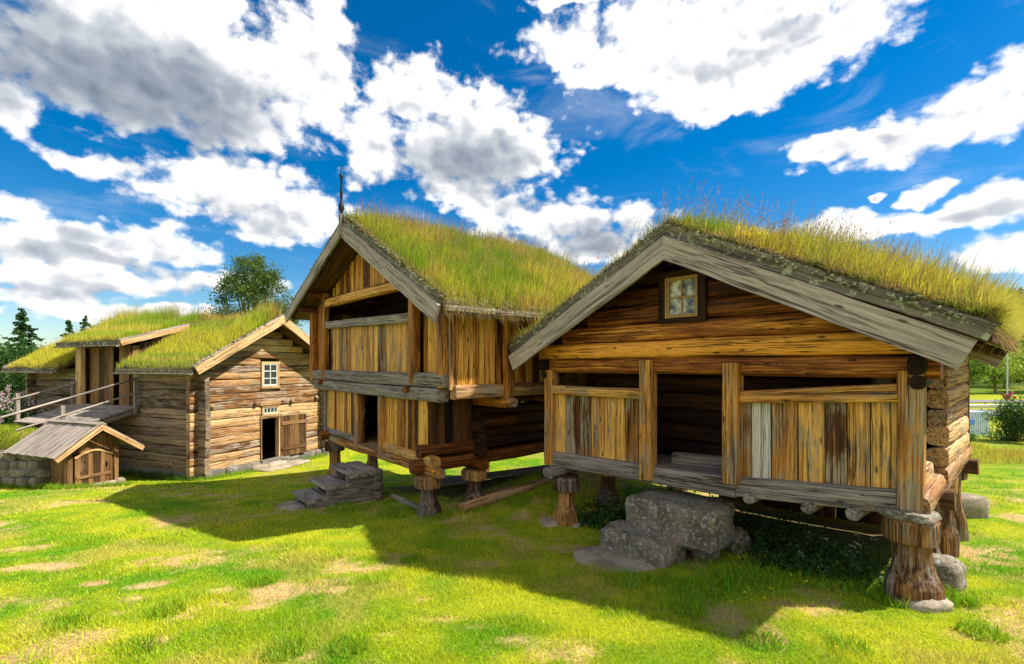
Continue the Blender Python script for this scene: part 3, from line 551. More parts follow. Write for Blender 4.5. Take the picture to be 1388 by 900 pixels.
# ================================================================ STOREHOUSE IN FRONT
def build_R():
    T = thing('raised_storehouse', 'nearest low turf roofed timber storehouse on staddle legs with stone block steps', 'storehouse', (RO[0], RO[1], 0), math.atan2(RE[1], RE[0]))
    zs = lambda u: float(np.interp(u, [0, .234, 3.15, 4.62, 5], [.87, .883, .985, 1.108, 1.12]))
    AP = 2.417; sl = .495
    one('sill_beam', 'greyw', T, lambda m: sweep(m, (-.02, .1, .755), (3.12, .1, .85), sec_round(.22, .245, 8, 16), amp=.008, tn=.45))
    one('sill_beam', 'greyw', T, lambda m: sweep(m, (3.125, .1, .862), (4.66, .1, 1.0), sec_round(.22, .235, 8, 16), amp=.008, tn=.5))
    for a, b, w in (((.085, .06, .66), (.085, .06, 2.22), .17), ((4.738, .06, .925), (4.738, .06, 2.25), .195)):
        one('corner_post', 'plank', T, lambda m: sweep(m, a, b, sec_rect(w, .2, .02), up=(0, 1, 0), amp=.006, smooth=False, tn=.45))
    for a, b, w in (((1.945, .0, .75), (1.945, .0, 2.37), .17), ((3.095, .0, .90), (3.095, .0, 2.33), .18)):
        one('door_post', 'plank', T, lambda m: sweep(m, a, b, sec_rect(w, .2, .015), up=(0, 1, 0), amp=.006, smooth=False, tn=.5))
    one('rail', 'plank', T, lambda m: sweep(m, (.17, .03, 1.90), (1.86, .03, 1.905), sec_round(.14, .15, 4), amp=.008, tn=.6))
    one('rail', 'plank', T, lambda m: sweep(m, (3.185, .03, 1.90), (4.65, .03, 2.0), sec_round(.14, .10, 4), amp=.008, tn=.55))
    one('rail', 'plank', T, lambda m: sweep(m, (3.185, .045, 1.965), (4.65, .045, 2.09), sec_round(.12, .075, 4), amp=.006, tn=.5))
    one('plank_panel', 'plank', T, lambda m: planks_v(m, (.17, .09), (1.86, .09), 0, 0, w=.23, th=.04, gap=.009, wv=.3, zfn0=lambda s: zs(s+.17)-.02, zfn1=lambda s: 1.84, amp=.008, seg=.25))
    one('plank_panel', 'plank', T, lambda m: planks_v(m, (3.50, .09), (4.65, .09), 0, 0, w=.225, th=.04, gap=.010, wv=.2, zfn0=lambda s: zs(s+3.5)-.02, zfn1=lambda s: 1.885+.07*s, amp=.008, seg=.25))
    one('plank', 'plank', T, lambda m: box(m, V(3.18, .07, zs(3.2)-.02), V(3.275, .11, 1.88)))
    one('plank', 'white', T, lambda m: box(m, V(3.285, .06, zs(3.3)-.02), V(3.49, .10, 1.89)), 'pale whitewashed plank')
    # front gable of logs
    gab = lambda z: (max(-.12, AP-(3.86-z)/sl), min(4.95, AP+(3.86-z)/sl)) if z < 3.8 else None
    def fg(m):
        zz = 2.175
        for h, d, tn in ((.225, .0, .45), (.235, -.035, .95), (.25, .0, .5), (.25, .01, .2), (.26, .02, .02), (.25, .03, -.05), (.22, .03, -.1)):  # upper logs toned darker: shade under the roof put into the colour
            q = gab(zz+h*.85)
            if q: 
                hs = [(q[0], q[1])]
                if zz+h > 2.98 and zz < 3.42: hs = [(q[0], 2.15), (2.75, q[1])]
                for a, b in hs: sweep(m, (a, .1+d, zz+h/2), (b, .1+d, zz+h/2), sec_round(.2, h*1.01, 3.4), amp=.014, tn=tn, ends=.04)
            zz += h
    one('gable_wall', 'tar', T, fg)
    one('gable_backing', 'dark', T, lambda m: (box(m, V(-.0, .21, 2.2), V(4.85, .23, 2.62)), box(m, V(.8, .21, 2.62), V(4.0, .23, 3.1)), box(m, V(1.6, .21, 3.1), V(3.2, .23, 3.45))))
    cs = MB()
    for a, b in (((2.12, -.03, 3.455), (2.77, .1, 3.53)), ((2.12, -.03, 2.85), (2.77, .1, 2.905)), ((2.12, -.03, 2.905), (2.205, .1, 3.455)), ((2.675, -.03, 2.905), (2.77, .1, 3.455))): box(cs, V(*a), V(*b), tn=.2)
    cs.build('window_casing', 'agedshade', T)
    window(T, 2.215, 2.665, 2.915, 3.445, .02, 2, 2, 'oframe', 'oframe', .022, .018, False)
    # brackets under the eaves (dark curved ends)
    for u, s in ((.02, 1), (4.80, -1)):
        one('bracket', 'agedshade', T, lambda m: (sweep(m, (u, -.14, 2.30), (u, .5, 2.30), sec_round(.13, .18, 3), amp=.01, tn=.0), sweep(m, (u, -.05, 2.14), (u, .4, 2.16), sec_round(.12, .13, 2.6), amp=.01, tn=.2)))
    # inner log core
    one('log_wall', 'agedshade', T, lambda m: logwall(m, (.25, 1.08), (4.6, 1.08), .95, 2.66, .24, .17, .0, .0, tone=(.1, .4)))
    one('log_wall', 'pale', T, lambda m: logwall(m, (4.80, 1.16), (4.80, 3.15), .98, 2.60, .225, .19, .04, .0, amp=.022, tone=(.1, .9), pw=4), 'pale side wall of logs')
    one('rear_corner_boards', 'agedshade', T, lambda m: planks_v(m, (4.82, 3.17), (4.82, 3.80), (.98, .98), (2.55, 2.55), w=.2, th=.04))
    one('log_wall', 'agedshade', T, lambda m: logwall(m, (.12, 1.0), (.12, 3.72), .75, 2.6, .24, .17, .15, .2))
    one('log_wall', 'tar', T, lambda m: logwall(m, (.0, 3.72), (4.8, 3.72), .9, 3.8, .25, .17, .0, -.1, gable=gab))
    one('side_rail', 'pale', T, lambda m: logwall(m, (4.74, .17), (4.74, .95), 1.08, 1.30, .2, .12, .0, .0, amp=.02, pw=4))
    one('gap_shade_board', 'agedshade', T, lambda m: box(m, V(4.40, .18, 1.2), V(4.44, 1.0, 2.4), tn=.3))  # dark board put in the open gap to stand for its shade
    one('gallery_floor', 'greyw', T, lambda m: [sweep(m, (.1, .28+.2*i, .80), (4.65, .28+.2*i, .99), sec_rect(.19, .05, .01), tn=.4, smooth=False) for i in range(5)])
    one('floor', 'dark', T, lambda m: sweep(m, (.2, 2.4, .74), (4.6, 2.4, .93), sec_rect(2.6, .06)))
    one('inner_threshold', 'greyw', T, lambda m: sweep(m, (2.0, .62, .95), (3.05, .62, 1.0), sec_round(.2, .2, 4), tn=.4))
    one('dark_void_screen', 'agedshade', T, lambda m: planks_v(m, (1.15, 3.86), (4.45, 3.86), (-1.0, -.8), (.75, .9), w=.22, th=.04))  # added boards: stand in for the dark void and hide sunlit lawn
    # sills along the sides and joists
    one('side_sill', 'pale', T, lambda m: (sweep(m, (4.76, .0, .97), (4.76, 1.1, 1.02), sec_round(.24, .24, 2.8), amp=.03, tn=.35, secend=sec_round(.26, .26, 2.6)), sweep(m, (4.74, 1.1, 1.0), (4.74, 3.95, 1.02), sec_round(.25, .26, 3), amp=.03, tn=.4)))
    one('side_sill', 'greyw', T, lambda m: sweep(m, (.3, -.24, .585), (.3, 3.9, .62), sec_round(.22, .17, 2.6), amp=.02, tn=.2))
    for v in (1.08, 3.6): one('cross_sill', 'brown', T, lambda m: sweep(m, (-.05, v, .70), (4.95, v, .88), sec_round(.2, .22, 3), amp=.01, tn=.3))
    for u in (1.3, 2.4, 3.3, 3.9, 4.3): one('joist', 'greyw', T, lambda m: sweep(m, (u, -.06 if u > 3 else .2, .62+.045*u), (u+.1, 3.6, .64+.045*u), sec_round(.13, .12, 2.4), amp=.01))
    leg(T, RO, RE, .40, .08, .515, .2, 0, .215); leg(T, RO, RE, 4.74, .05, .875, .225, 5, .215); leg(T, RO, RE, .42, 1.15, .6, .2, 0); leg(T, RO, RE, 4.70, 1.05, .88, .16, 5)
    leg(T, RO, RE, .42, 3.5, .6, .2, 0); leg(T, RO, RE, 4.68, 2.5, .88, .165, 5); leg(T, RO, RE, 4.66, 3.7, .88, .165, 5)
    one('wedge_stone', 'stone', T, lambda m: rock(m, (4.72, .02, .905), (.44, .36, .08), amp=.07))
    # roof
    S1 = roof_slope(T, (-.47, 2.53), (AP, 3.96), -.30, 4.15, .13, seed=1, bulge=.02); S2 = roof_slope(T, (5.28, 2.56), (AP, 3.96), -.30, 4.15, .15, seed=2, bulge=.03)
    for e0 in ((-.44, 2.50), (5.25, 2.53)):
        one('roof_boards', 'brown', T, lambda m: sweep(m, (e0[0], 1.92, e0[1]), (AP, 1.92, 3.92), sec_rect(4.35, .05), tn=.3, smooth=False, seg=1))
    one('eave_board', 'agedshade', T, lambda m: box(m, V(5.26, -.28, 2.49), V(5.30, 4.12, 2.60))); one('eave_board', 'lichen', T, lambda m: box(m, V(-.53, -.30, 2.45), V(-.49, 4.12, 2.62)))
    for v in (.0, 1.3, 2.6, 3.9):
        for u0 in (-.40, 5.2): one('rafter', 'brown', T, lambda m: sweep(m, (u0, v+.3, 2.46), (AP+(.06 if u0 > 0 else -.06), v+.3, 3.84), sec_round(.1, .1, 3), seg=.6))
    for e0, e1, lab in (((-.50, 2.61), (-.47, 2.455), None), ((5.34, 2.64), (5.22, 2.50), None)):
        b1 = bargeboard(T, e0, (AP, 4.065), -.337, .155, .05, 'lichen', None); b2 = bargeboard(T, e1, (AP, 3.905), -.385, .265, .045, 'barge', None)
    for e0, e1 in (((-.50, 2.61), (-.47, 2.455)), ((5.34, 2.64), (5.22, 2.50))):
        bargeboard(T, e0, (AP, 4.065), 4.19, .155, .05, 'lichen'); bargeboard(T, e1, (AP, 3.905), 4.235, .265, .045, 'barge')
    m = MB(); lumps(m, (-.5, 2.61), (AP, 4.06), -.31, 190, .036); lumps(m, (5.33, 2.64), (AP, 4.07), -.31, 230, .042); m.build('mossy_edge', 'sod', T)['kind'] = 'stuff'; edgegrass(T, (-.5, 2.62), (AP, 4.07), -.30, 2600, h1=.14); edgegrass(T, (5.33, 2.66), (AP, 4.08), -.30, 3600, h1=.16)
    m = MB(); lumps(m, (-.4, 2.61), (AP, 4.03), -.362, 110, .022); lumps(m, (5.25, 2.62), (AP, 4.03), -.362, 170, .026); m.build('lichen', M['lich'], T)['kind'] = 'stuff'
    # a tall curb of dry grass and seed stalks
    roofgrass(T, [S1, S2], -.3, 4.15, 26000, .10, .30, (.28, 0, 0), 5, stalks=900, fringe=160, stalkh=(.25, .55), dryedge=.5)
    sl2 = [S2]; P = []
    n = 34000; o, sample, edgept, nrm, L = S2; p, s, w = sample(n, lambda q: rng.random(q)**.9*.86); edgeprox = rng.random(n); w2 = rng.random(n)
    pat = fbm(s*9, p[:, 1]*1.4, 15, 3); H = (.12+.34*rng.random(n))*sm(1-s, .10, .45)*(.6+.7*pat)*(.45+.55*sm(p[:, 1], -.3, .5)); c = mixc(GREEN, YEL, sm(pat, .3, .7)); drz = sm(.22-p[:, 1], 0, .5)*.55; c = c*(1-drz[:, None])+np.array((.50, .33, .08))*drz[:, None]; c *= (.65+.7*rng.random(n))[:, None]
    Ln = (np.array((.42, -.12, 0))*(.3+rng.random(n))[:, None]+rng.normal(0, .17, (n, 3)))*H[:, None]; st = rng.random(n) < .11; H[st] *= 1.5; c[st] = np.array((.24, .13, .08)); P.append(blades(p, H, .0045+.004*rng.random(n), Ln, c, c*.6+np.array((.34, .22, .10))*.4))
    # over-hanging tuft at the front right corner
    n = 5200; p = np.stack([5.20+.12*rng.random(n), -.28+4.3*rng.random(n)**1.7, 2.62+.08*rng.random(n)], 1); H = .08+.22*rng.random(n); c = mixc((.36, .44, .04), (.62, .46, .10), rng.random(n)); P.append(blades(p, H, np.full(n, .006), (np.array((.6, -.15, -.45))+rng.normal(0, .38, (n, 3)))*H[:, None], c))
    # yellow flowers near the ridge
    n = 350; p = np.stack([3.35+rng.normal(0, .07, n), .0+rng.normal(0, .12, n), 3.78+rng.normal(0, .04, n)], 1); P.append(blades(p, np.full(n, .02), np.full(n, .02), rng.normal(0, .01, (n, 3)), np.tile((.7, .55, .03), (n, 1)), seg2=False))
    rawmesh('tall_roof_grass', *join(P), 'blade', T)
# ================================================================ TWO-STOREY LOFT
def build_M():
    T = thing('two_storey_loft', 'tall two storey golden timber loft with turf roof and iron finial in the middle', 'storehouse', (MO[0], MO[1], 0), math.atan2(ME[1], ME[0]))
    AP = 2.2; rl = lambda u: 5.30-(AP-u)*.375 if u < AP else 5.30-(u-AP)*.542   # roof top line
    und = lambda u: rl(u)-.22
    # ground storey
    one('sill_log', 'plank', T, lambda m: sweep(m, (-.40, .10, .47), (4.98, .10, .475), sec_round(.24, .19, 3), amp=.018, tn=.4, ends=.1))
    one('sill_log', 'greyw', T, lambda m: sweep(m, (-.30, .08, .64), (1.56, .08, .63), sec_round(.2, .17, 3), amp=.015, tn=.5))
    one('sill_log', 'plank', T, lambda m: sweep(m, (2.95, .08, .66), (4.85, .08, .655), sec_round(.22, .2, 3), amp=.018, tn=.6))
    one('threshold', 'pale', T, lambda m: sweep(m, (1.88, .02, .575), (2.80, .02, .575), sec_rect(.3, .06, .01), tn=.5, smooth=False))
    one('side_sill', 'tar', T, lambda m: (sweep(m, (4.58, -.22, .56), (4.58, 5.0, .58), sec_round(.22, .24, 3), amp=.02, tn=.25), sweep(m, (4.58, -.10, .80), (4.58, 1.25, .80), sec_round(.2, .23, 3), amp=.015, tn=.2)))
    one('side_sill', 'tar', T, lambda m: sweep(m, (-.2, -.2, .56), (-.2, 5.0, .58), sec_round(.2, .22, 3), amp=.015, tn=.3))
    one('cross_sill', 'tar', T, lambda m: (sweep(m, (-.35, 1.1, .46), (4.85, 1.1, .46), sec_round(.22, .22, 3), amp=.01, tn=.3), sweep(m, (-.35, 4.7, .46), (4.85, 4.7, .46), sec_round(.22, .22, 3), amp=.01, tn=.3)))
    one('log_ends', 'agedshade', T, lambda m: [sweep(m, (4.4, 1.08, .72+.22*i), (4.86-.02*i, 1.08, .72+.22*i), sec_round(.2, .22, 2.6), amp=.01, tn=.3) for i in range(3)])
    one('plank_panel', 'golden', T, lambda m: planks_v(m, (-.42, .07), (1.56, .07), (.72, .72), (1.72, 1.71), w=.16, th=.035, gap=.008, amp=.004, wv=.35))
    one('plank_panel', 'golden', T, lambda m: planks_v(m, (2.97, .07), (4.62, .07), (.75, .74), (1.70, 1.69), w=.15, th=.035, gap=.008, amp=.004, wv=.35))
    for u in (1.63, 2.88): one('door_post', 'plank', T, lambda m: box(m, V(u-.09, -.04, .42 if u > 2 else .46), V(u+.09, .14, 1.70), tn=.5))
    one('door_jamb', 'golden', T, lambda m: box(m, V(1.725, .02, .6), V(1.82, .1, 1.7)))
    one('corner_post', 'greyw', T, lambda m: box(m, V(-.56, -.0, .5), V(-.42, .16, 1.72)))
    one('side_planks', 'agedshade', T, lambda m: planks_v(m, (4.62, .09), (4.62, 1.0), (.90, .90), (1.72, 1.72), w=.15, th=.03))
    one('log_wall', 'tar', T, lambda m: logwall(m, (4.5, 1.0), (4.5, 4.8), .70, 1.76, .22, .17, .0, .2, tone=(-.1, .35)))  # low tone paints the shade beneath the overhang into these logs
    one('log_wall', 'agedshade', T, lambda m: logwall(m, (-.1, 1.1), (4.5, 1.1), .6, 1.74, .22, .17, .2, .1, tone=(.1, .2)))
    one('log_wall', 'tar', T, lambda m: logwall(m, (-.2, .2), (-.2, 4.8), .68, 1.74, .22, .17, .0, .2)); one('log_wall', 'tar', T, lambda m: logwall(m, (-.2, 4.75), (4.5, 4.75), .6, 1.74, .22, .17, .2, .2))
    one('floor', 'brown', T, lambda m: box(m, V(-.1, .22, .56), V(4.45, 4.7, .62)))
    # projecting upper floor
    one('floor_beam', 'greyw', T, lambda m: sweep(m, (-.95, -.02, 1.80), (5.25, -.02, 1.80), sec_round(.24, .235, 5), amp=.012, tn=.6, ends=.05))
    one('floor_beam', 'greyw', T, lambda m: sweep(m, (-1.25, -.0, 2.05), (5.42, -.0, 2.045), sec_round(.22, .25, 5), amp=.012, tn=.5, ends=.05))
    for u in (-.28, 4.28): one('joist_end', 'tar', T, lambda m: sweep(m, (u, -.22, 1.88), (u, .4, 1.88), sec_round(.13, .13, 2.4), tn=.3))
    one('upper_floor', 'agedshade', T, lambda m: [sweep(m, (-1.2, .22+.23*i, 1.76), (5.3, .22+.23*i, 1.76), sec_rect(.22, .06, .01), tn=.25, smooth=False, seg=2) for i in range(20)])
    for v in (1.1, 2.7, 4.6): one('floor_joist', 'tar', T, lambda m: sweep(m, (-1.3, v, 1.64), (5.6, v, 1.64), sec_round(.18, .18, 3), tn=.4, ends=.1))
    one('plank_panel', 'plank', T, lambda m: planks_v(m, (-.12, .06), (4.22, .06), (2.15, 2.13), (3.25, 3.10), w=.125, th=.035, gap=.007, amp=.004, wv=.45))
    one('rail', 'greyw', T, lambda m: sweep(m, (-.36, -.02, 3.30), (4.25, -.02, 3.155), sec_round(.14, .18, 6), amp=.006, tn=.7))
    one('lintel_beam', 'golden', T, lambda m: sweep(m, (-.42, -.02, 3.85), (4.35, -.02, 3.79), sec_round(.17, .21, 4), amp=.012, tn=.7))
    def cpost(u, z0, z1, v=-.05, w=.2, mat='golden', tn=.3, name='carved_post', side=False):
        m = MB(); n = 26; vs = []
        for i in range(n-1):
            za = z0+(z1-z0)*i/(n-1); zb = z0+(z1-z0)*(i+1)/(n-1); k = lambda z: w*(1-.10*abs(math.sin(z*5.2))**3-(.22 if z < z0+.12 else 0)); ka, kb = k(za), k(zb)
            if side: sweep(m, (u, v, za), (u, v, zb), sec_rect(.12, ka, .02), up=(0, 1, 0), tn=tn, secend=sec_rect(.12, kb, .02), seg=9, smooth=False)
            else: sweep(m, (u, v, za), (u, v, zb), sec_rect(ka, .15, .02), up=(0, 1, 0), tn=tn, secend=sec_rect(kb, .15, .02), seg=9, smooth=False)
        # keep the grain continuous along the post
        for q, g in zip(m.v, m.g): g[:] = np.stack([q[:, 2]+3.1*u, q[:, 0]*1.0, q[:, 1]], 1)
        return m.build(name, mat, T)
    cpost(-.30, 1.86, und(-.3)-.05, w=.22); cpost(4.34, 1.98, und(4.34)-.02, w=.23); cpost(5.28, 1.93, und(5.28)-.02, w=.24, v=-.03); cpost(-1.22, 1.92, und(-1.2), w=.2)
    one('plank_panel', 'golden', T, lambda m: planks_v(m, (4.52, .06), (5.18, .06), (2.16, 2.16), (3.8, 3.5), w=.15, th=.035, zfn1=lambda s: und(4.52+s)))
    one('plank_panel', 'golden', T, lambda m: planks_v(m, (-1.12, .06), (-.42, .06), (2.16, 2.16), (3.8, 3.5), w=.15, th=.035, zfn1=lambda s: und(-1.12+s)))
    one('gable_planks', 'golden', T, lambda m: planks_v(m, (-.35, .10), (4.4, .10), (3.93, 3.86), (0, 0), w=.12, th=.035, gap=.007, zfn0=lambda s: 3.9-.016*s, zfn1=lambda s: und(s-.35)-.02))
    one('gable_batten', 'brown', T, lambda m: sweep(m, (-.3, -.0, 3.965), (4.2, .0, 3.90), sec_rect(.05, .035), tn=.3))
    # side galleries
    for u, mt, lab in ((5.44, 'tar', None), (-1.26, 'tar', None)):
        sgn = 1 if u > 0 else -1
        one('side_beam', 'pale', T, lambda m: (sweep(m, (u, .06, 1.865), (u, 1.02, 1.865), sec_round(.2, .23, 6), amp=.008, tn=.6), sweep(m, (u, 1.2, 1.865), (u, 4.85, 1.865), sec_round(.2, .23, 6), amp=.008, tn=.55)))
        if sgn > 0: one('side_planks', 'golden', T, lambda m: planks_v(m, (u-.03, .03), (u-.03, 4.8), (1.97, 1.97), (3.36, 3.36), w=.14, th=.035, gap=.008, wv=.4))
        else: one('side_planks', 'golden', T, lambda m: planks_v(m, (u, 4.8), (u, .03), (1.97, 1.97), (3.75, 3.75), w=.14, th=.035, gap=.008, wv=.4))
    for v in (1.11, 3.1): cpost(5.55, 1.62, 3.25, v=v, w=.19, side=True, name='side_post')
    for v in (1.11,): one('joist_end', 'pale', T, lambda m: sweep(m, (5.3, v, 1.66), (5.72, v, 1.66), sec_round(.18, .18, 2.4), tn=.4, ends=.15))
    one('corner_board', 'pale', T, lambda m: box(m, V(5.43, -.03, 1.9), V(5.47, .06, 3.45)))
    one('log_wall', 'agedshade', T, lambda m: logwall(m, (.2, 1.1), (4.3, 1.1), 1.82, 4.4, .25, .17, .3, .3, tone=(.0, .2), gable=lambda z: (-.6, 4.7) if z < 3.6 else ((z-3.4)*1.6-.2, 4.5-(z-3.4)*1.3)))
    one('log_wall', 'tar', T, lambda m: planks_v(m, (5.4, 4.85), (-1.2, 4.85), (1.95, 1.95), (0, 0), w=.15, th=.03, zfn0=lambda s: 1.95, zfn1=lambda s: und(5.4-s)-.02))
    # legs
    for u, v in ((4.66, .05), (4.62, 1.06), (-.08, .12), (-.08, 1.1), (4.6, 4.7), (-.1, 4.7)): leg(T, MO, ME, u, v, .40 if v < .5 else .36, .2, 6, .235)
    # roof
    EL, ER = (-1.86, 3.60), (5.92, 3.13)
    S1 = roof_slope(T, EL, (AP, 5.20), -.44, 5.2, .14, seed=3, bulge=.03); S2 = roof_slope(T, ER, (AP, 5.20), -.44, 5.2, .17, seed=4, bulge=.05)
    for e0 in (EL, ER): one('roof_boards', 'brown', T, lambda m: sweep(m, (e0[0]*.995, 2.38, e0[1]-.02), (AP, 2.38, 5.17), sec_rect(5.5, .05), tn=.3, smooth=False, seg=1))
    one('eave_board', 'lichen', T, lambda m: (box(m, V(5.93, -.42, 3.10), V(5.97, 5.15, 3.19)), sweep(m, (5.86, -.42, 3.07), (5.86, 5.15, 3.07), sec_round(.12, .05, 4), amp=.01)))
    one('eave_board', 'lichen', T, lambda m: box(m, V(-1.93, -.42, 3.55), V(-1.89, 5.15, 3.66)))
    for v in (.3, 1.6, 3.0, 4.4):
        one('rafter', 'tar', T, lambda m: sweep(m, (5.8, v, 3.12), (AP+.06, v, 5.08), sec_round(.1, .1, 3), seg=.8)); one('rafter', 'tar', T, lambda m: sweep(m, (-1.8, v, 3.53), (AP-.06, v, 5.08), sec_round(.1, .1, 3), seg=.8))
    for v1, v2 in ((-.50, -.545), (5.24, 5.285)):
        for a, b in (((-1.94, 3.80), (-1.97, 3.66)), ((6.02, 3.29), (6.02, 3.16))):
            bargeboard(T, a, (AP, 5.35), v1, .125, .05, 'lichen'); bargeboard(T, b, (AP, 5.22), v2, .27 if a[0] > 0 else .22, .045, 'barge')
    for v in (-.15, 4.95): one('purlin', 'tar', T, lambda m: (sweep(m, (-1.15, -.42, und(-1.15)-.06), (-1.15, 5.1, und(-1.15)-.06), sec_round(.16, .16, 2.6), tn=.2), sweep(m, (5.2, -.40, und(5.2)-.06), (5.2, 5.1, und(5.2)-.06), sec_round(.16, .16, 2.6), tn=.2), sweep(m, (AP, -.45, 4.92), (AP, 5.1, 4.92), sec_round(.16, .16, 2.6), tn=.2), sweep(m, (-.3, -.45, und(-.3)-.1), (-.3, 5.1, und(-.3)-.1), sec_round(.15, .15, 2.6), tn=.2), sweep(m, (4.35, -.45, und(4.35)-.1), (4.35, 5.1, und(4.35)-.1), sec_round(.15, .15, 2.6), tn=.2))) if v < 0 else None
    m = MB(); lumps(m, (-1.94, 3.82), (AP, 5.36), -.47, 150, .035); lumps(m, (6.0, 3.30), (AP, 5.36), -.47, 260, .042); m.build('mossy_edge', 'sod', T)['kind'] = 'stuff'; edgegrass(T, (6.0, 3.31), (AP, 5.37), -.46, 2600, h1=.16)
    m = MB(); lumps(m, (5.9, 3.34), (AP+.1, 5.37), -.50, 90, .03); m.build('lichen', M['lich'], T)['kind'] = 'stuff'
    m = MB(); prof = [(0, .035), (.12, .03), (.17, .05), (.20, .022), (.30, .03), (.38, .062), (.46, .05), (.52, .022), (.62, .028), (.70, .036), (.78, .022), (.98, .02), (1.02, .036), (1.07, .034), (1.10, .016), (1.28, .006)]
    m2 = MB(); lathe(m, (AP, -.56, 5.12), [(z, r) for z, r in prof], 12, 0, .0); m.build('finial', 'iron', T)
    one('ridge_plate', 'greyw', T, lambda m: box(m, V(AP-.05, -.60, 4.95), V(AP+.05, -.55, 5.38)))
    roofgrass(T, [S1, S2], -.44, 5.2, 36000, .12, .36, (.30, 0, 0), 25, stalks=1500, fringe=2600, stalkh=(.22, .48), dryedge=.45)
# ================================================================ LONG HOUSE ON THE LEFT
def build_L():
    T = thing('log_farmhouse', 'long pale log house with turf roof, white window and open low plank door', 'log house', (LO[0], LO[1], 0), math.atan2(LE[1], LE[0]))
    AP = 2.57; sl = .563; gab = lambda z: (max(-.22, AP-(3.80-z)/sl), min(5.4, AP+(3.80-z)/sl)) if z < 3.72 else None
    one('gable_wall', 'pale', T, lambda m: logwall(m, (0, .1), (5.15, .1), -1.0, 3.8, .255, .17, .22, .22, holes=[(2.24, 3.02, -.90, .93), (2.22, 3.02, 1.50, 2.44)], gable=gab, amp=.022, tone=(.0, 1.), pw=5.5))
    one('side_wall', 'palegrey', T, lambda m: logwall(m, (.1, 0), (.1, 8.5), -.95, 2.2, .27, .17, .24, .22, holes=[(3.05, 5.85, 1.0, 3)], amp=.022, tone=(.0, 1.), pw=5.5))
    one('side_wall', 'palegrey', T, lambda m: logwall(m, (5.05, 0), (5.05, 8.5), -.95, 2.2, .27, .17, .24, .22, amp=.015))
    one('gable_wall', 'palegrey', T, lambda m: logwall(m, (0, 8.4), (5.15, 8.4), -.95, 3.8, .27, .17, .2, .2, gable=gab))
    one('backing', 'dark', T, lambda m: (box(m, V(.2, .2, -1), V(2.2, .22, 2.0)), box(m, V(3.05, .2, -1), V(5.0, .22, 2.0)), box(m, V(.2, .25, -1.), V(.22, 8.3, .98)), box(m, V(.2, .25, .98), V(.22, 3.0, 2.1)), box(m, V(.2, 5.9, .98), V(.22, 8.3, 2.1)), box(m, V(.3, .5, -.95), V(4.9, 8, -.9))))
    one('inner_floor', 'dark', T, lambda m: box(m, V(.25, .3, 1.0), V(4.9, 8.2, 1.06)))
    one('foundation', 'rubble', T, lambda m: [rock(m, (.25*0+.2+.42*i+.1*rng.random(), .04, local_ground(LO, LE, .2+.42*i, 0)+.08), (.5, .34, .34), amp=.09, n=10, m=8) for i in range(13)]+[rock(m, (.06, .2+.42*i, -1.1+.05*rng.random()), (.34, .5, .36), amp=.09, n=10, m=8) for i in range(20)]+[rock(m, (5.1, .2+.42*i, -1.1), (.3, .5, .36), amp=.09, n=8, m=6) for i in range(20)])
    window(T, 2.25, 3.0, 1.52, 2.42, .04, 2, 3, 'newwood', 'wframe', .075, .03, True, 'darkglass'); window(T, 2.28, 2.99, .57, .90, .04, 4, 1, 'newwood', 'wframe', .06, .022, False, 'darkglass')
    one('door_lintel', 'pale', T, lambda m: box(m, V(2.18, -.03, .47), V(3.08, .1, .57), tn=.6))
    for u in (2.23, 2.99): one('door_jamb', 'newwood', T, lambda m: box(m, V(u-.03, -.02, -.93), V(u+.03, .16, .47)))
    dm = MB(); planks_v(dm, (0, 0), (1.05, 0), (0, 0), (1.43, 1.43), w=.19, th=.035, gap=.006); d = dm.build('door', 'brown', T); d.location = (3.02, -.02, -.93); d.rotation_euler = (0, 0, R_(-9))
    one('ledge', 'brown', d, lambda m: box(m, V(.03, -.045, .2), V(1.0, -.02, .32))); one('ledge', 'brown', d, lambda m: box(m, V(.03, -.045, 1.1), V(1.0, -.02, 1.22)))
    for u in (.42, 2.0, 3.55, 4.75): one('peg', 'pale', T, lambda m: (lathe(m, (u, 0, 0), [(0, .03), (.0, .075), (.05, .08), (.1, .06)], 12),)).location = (0, 0, 0)
    for o in [c for c in T.children if c.name.startswith('peg')]:
        me = o.data; co_ = np.zeros(len(me.vertices)*3); me.vertices.foreach_get('co', co_); q = co_.reshape(-1, 3); u = q[:, 0].mean(); nq = np.stack([q[:, 0], .02-q[:, 2], 1.02+q[:, 1]+.03*math.sin(u*3)], 1); me.vertices.foreach_set('co', nq.ravel()); me.update()
    one('transom_board', 'pale', T, lambda m: box(m, V(2.20, -.01, .91), V(3.06, .10, 1.09), tn=.6)); one('inner_wall', 'agedshade', T, lambda m: logwall(m, (.3, 2.2), (4.9, 2.2), -.95, 1.0, .3)); one('threshold', 'greyw', T, lambda m: box(m, V(2.15, -.16, -1.02), V(3.1, .05, -.93)))
    one('door_stone', 'slab', T, lambda m: rock(m, (2.55, -.3, -1.12), (.9, .4, .22), amp=.05))
    one('downlog', 'palegrey', T, lambda m: box(m, V(5.3, -.02, -1.1), V(5.42, .1, 1.9)))
    # roof: main slopes and the raised part over the upper doorway
    S = [roof_slope(T, (-.52, 2.13), (AP, 3.88), -.56, 2.85, .15, seed=6, bulge=.08), roof_slope(T, (-.52, 2.13), (AP, 3.88), 5.95, 8.95, .15, seed=7, bulge=.10), roof_slope(T, (-.42, 2.98), (AP, 3.92), 2.80, 6.0, .14, seed=8, bulge=.07)]
    S3 = roof_slope(T, (5.66, 2.13), (AP, 3.88), -.56, 9.1, .15, seed=9, bulge=.08)
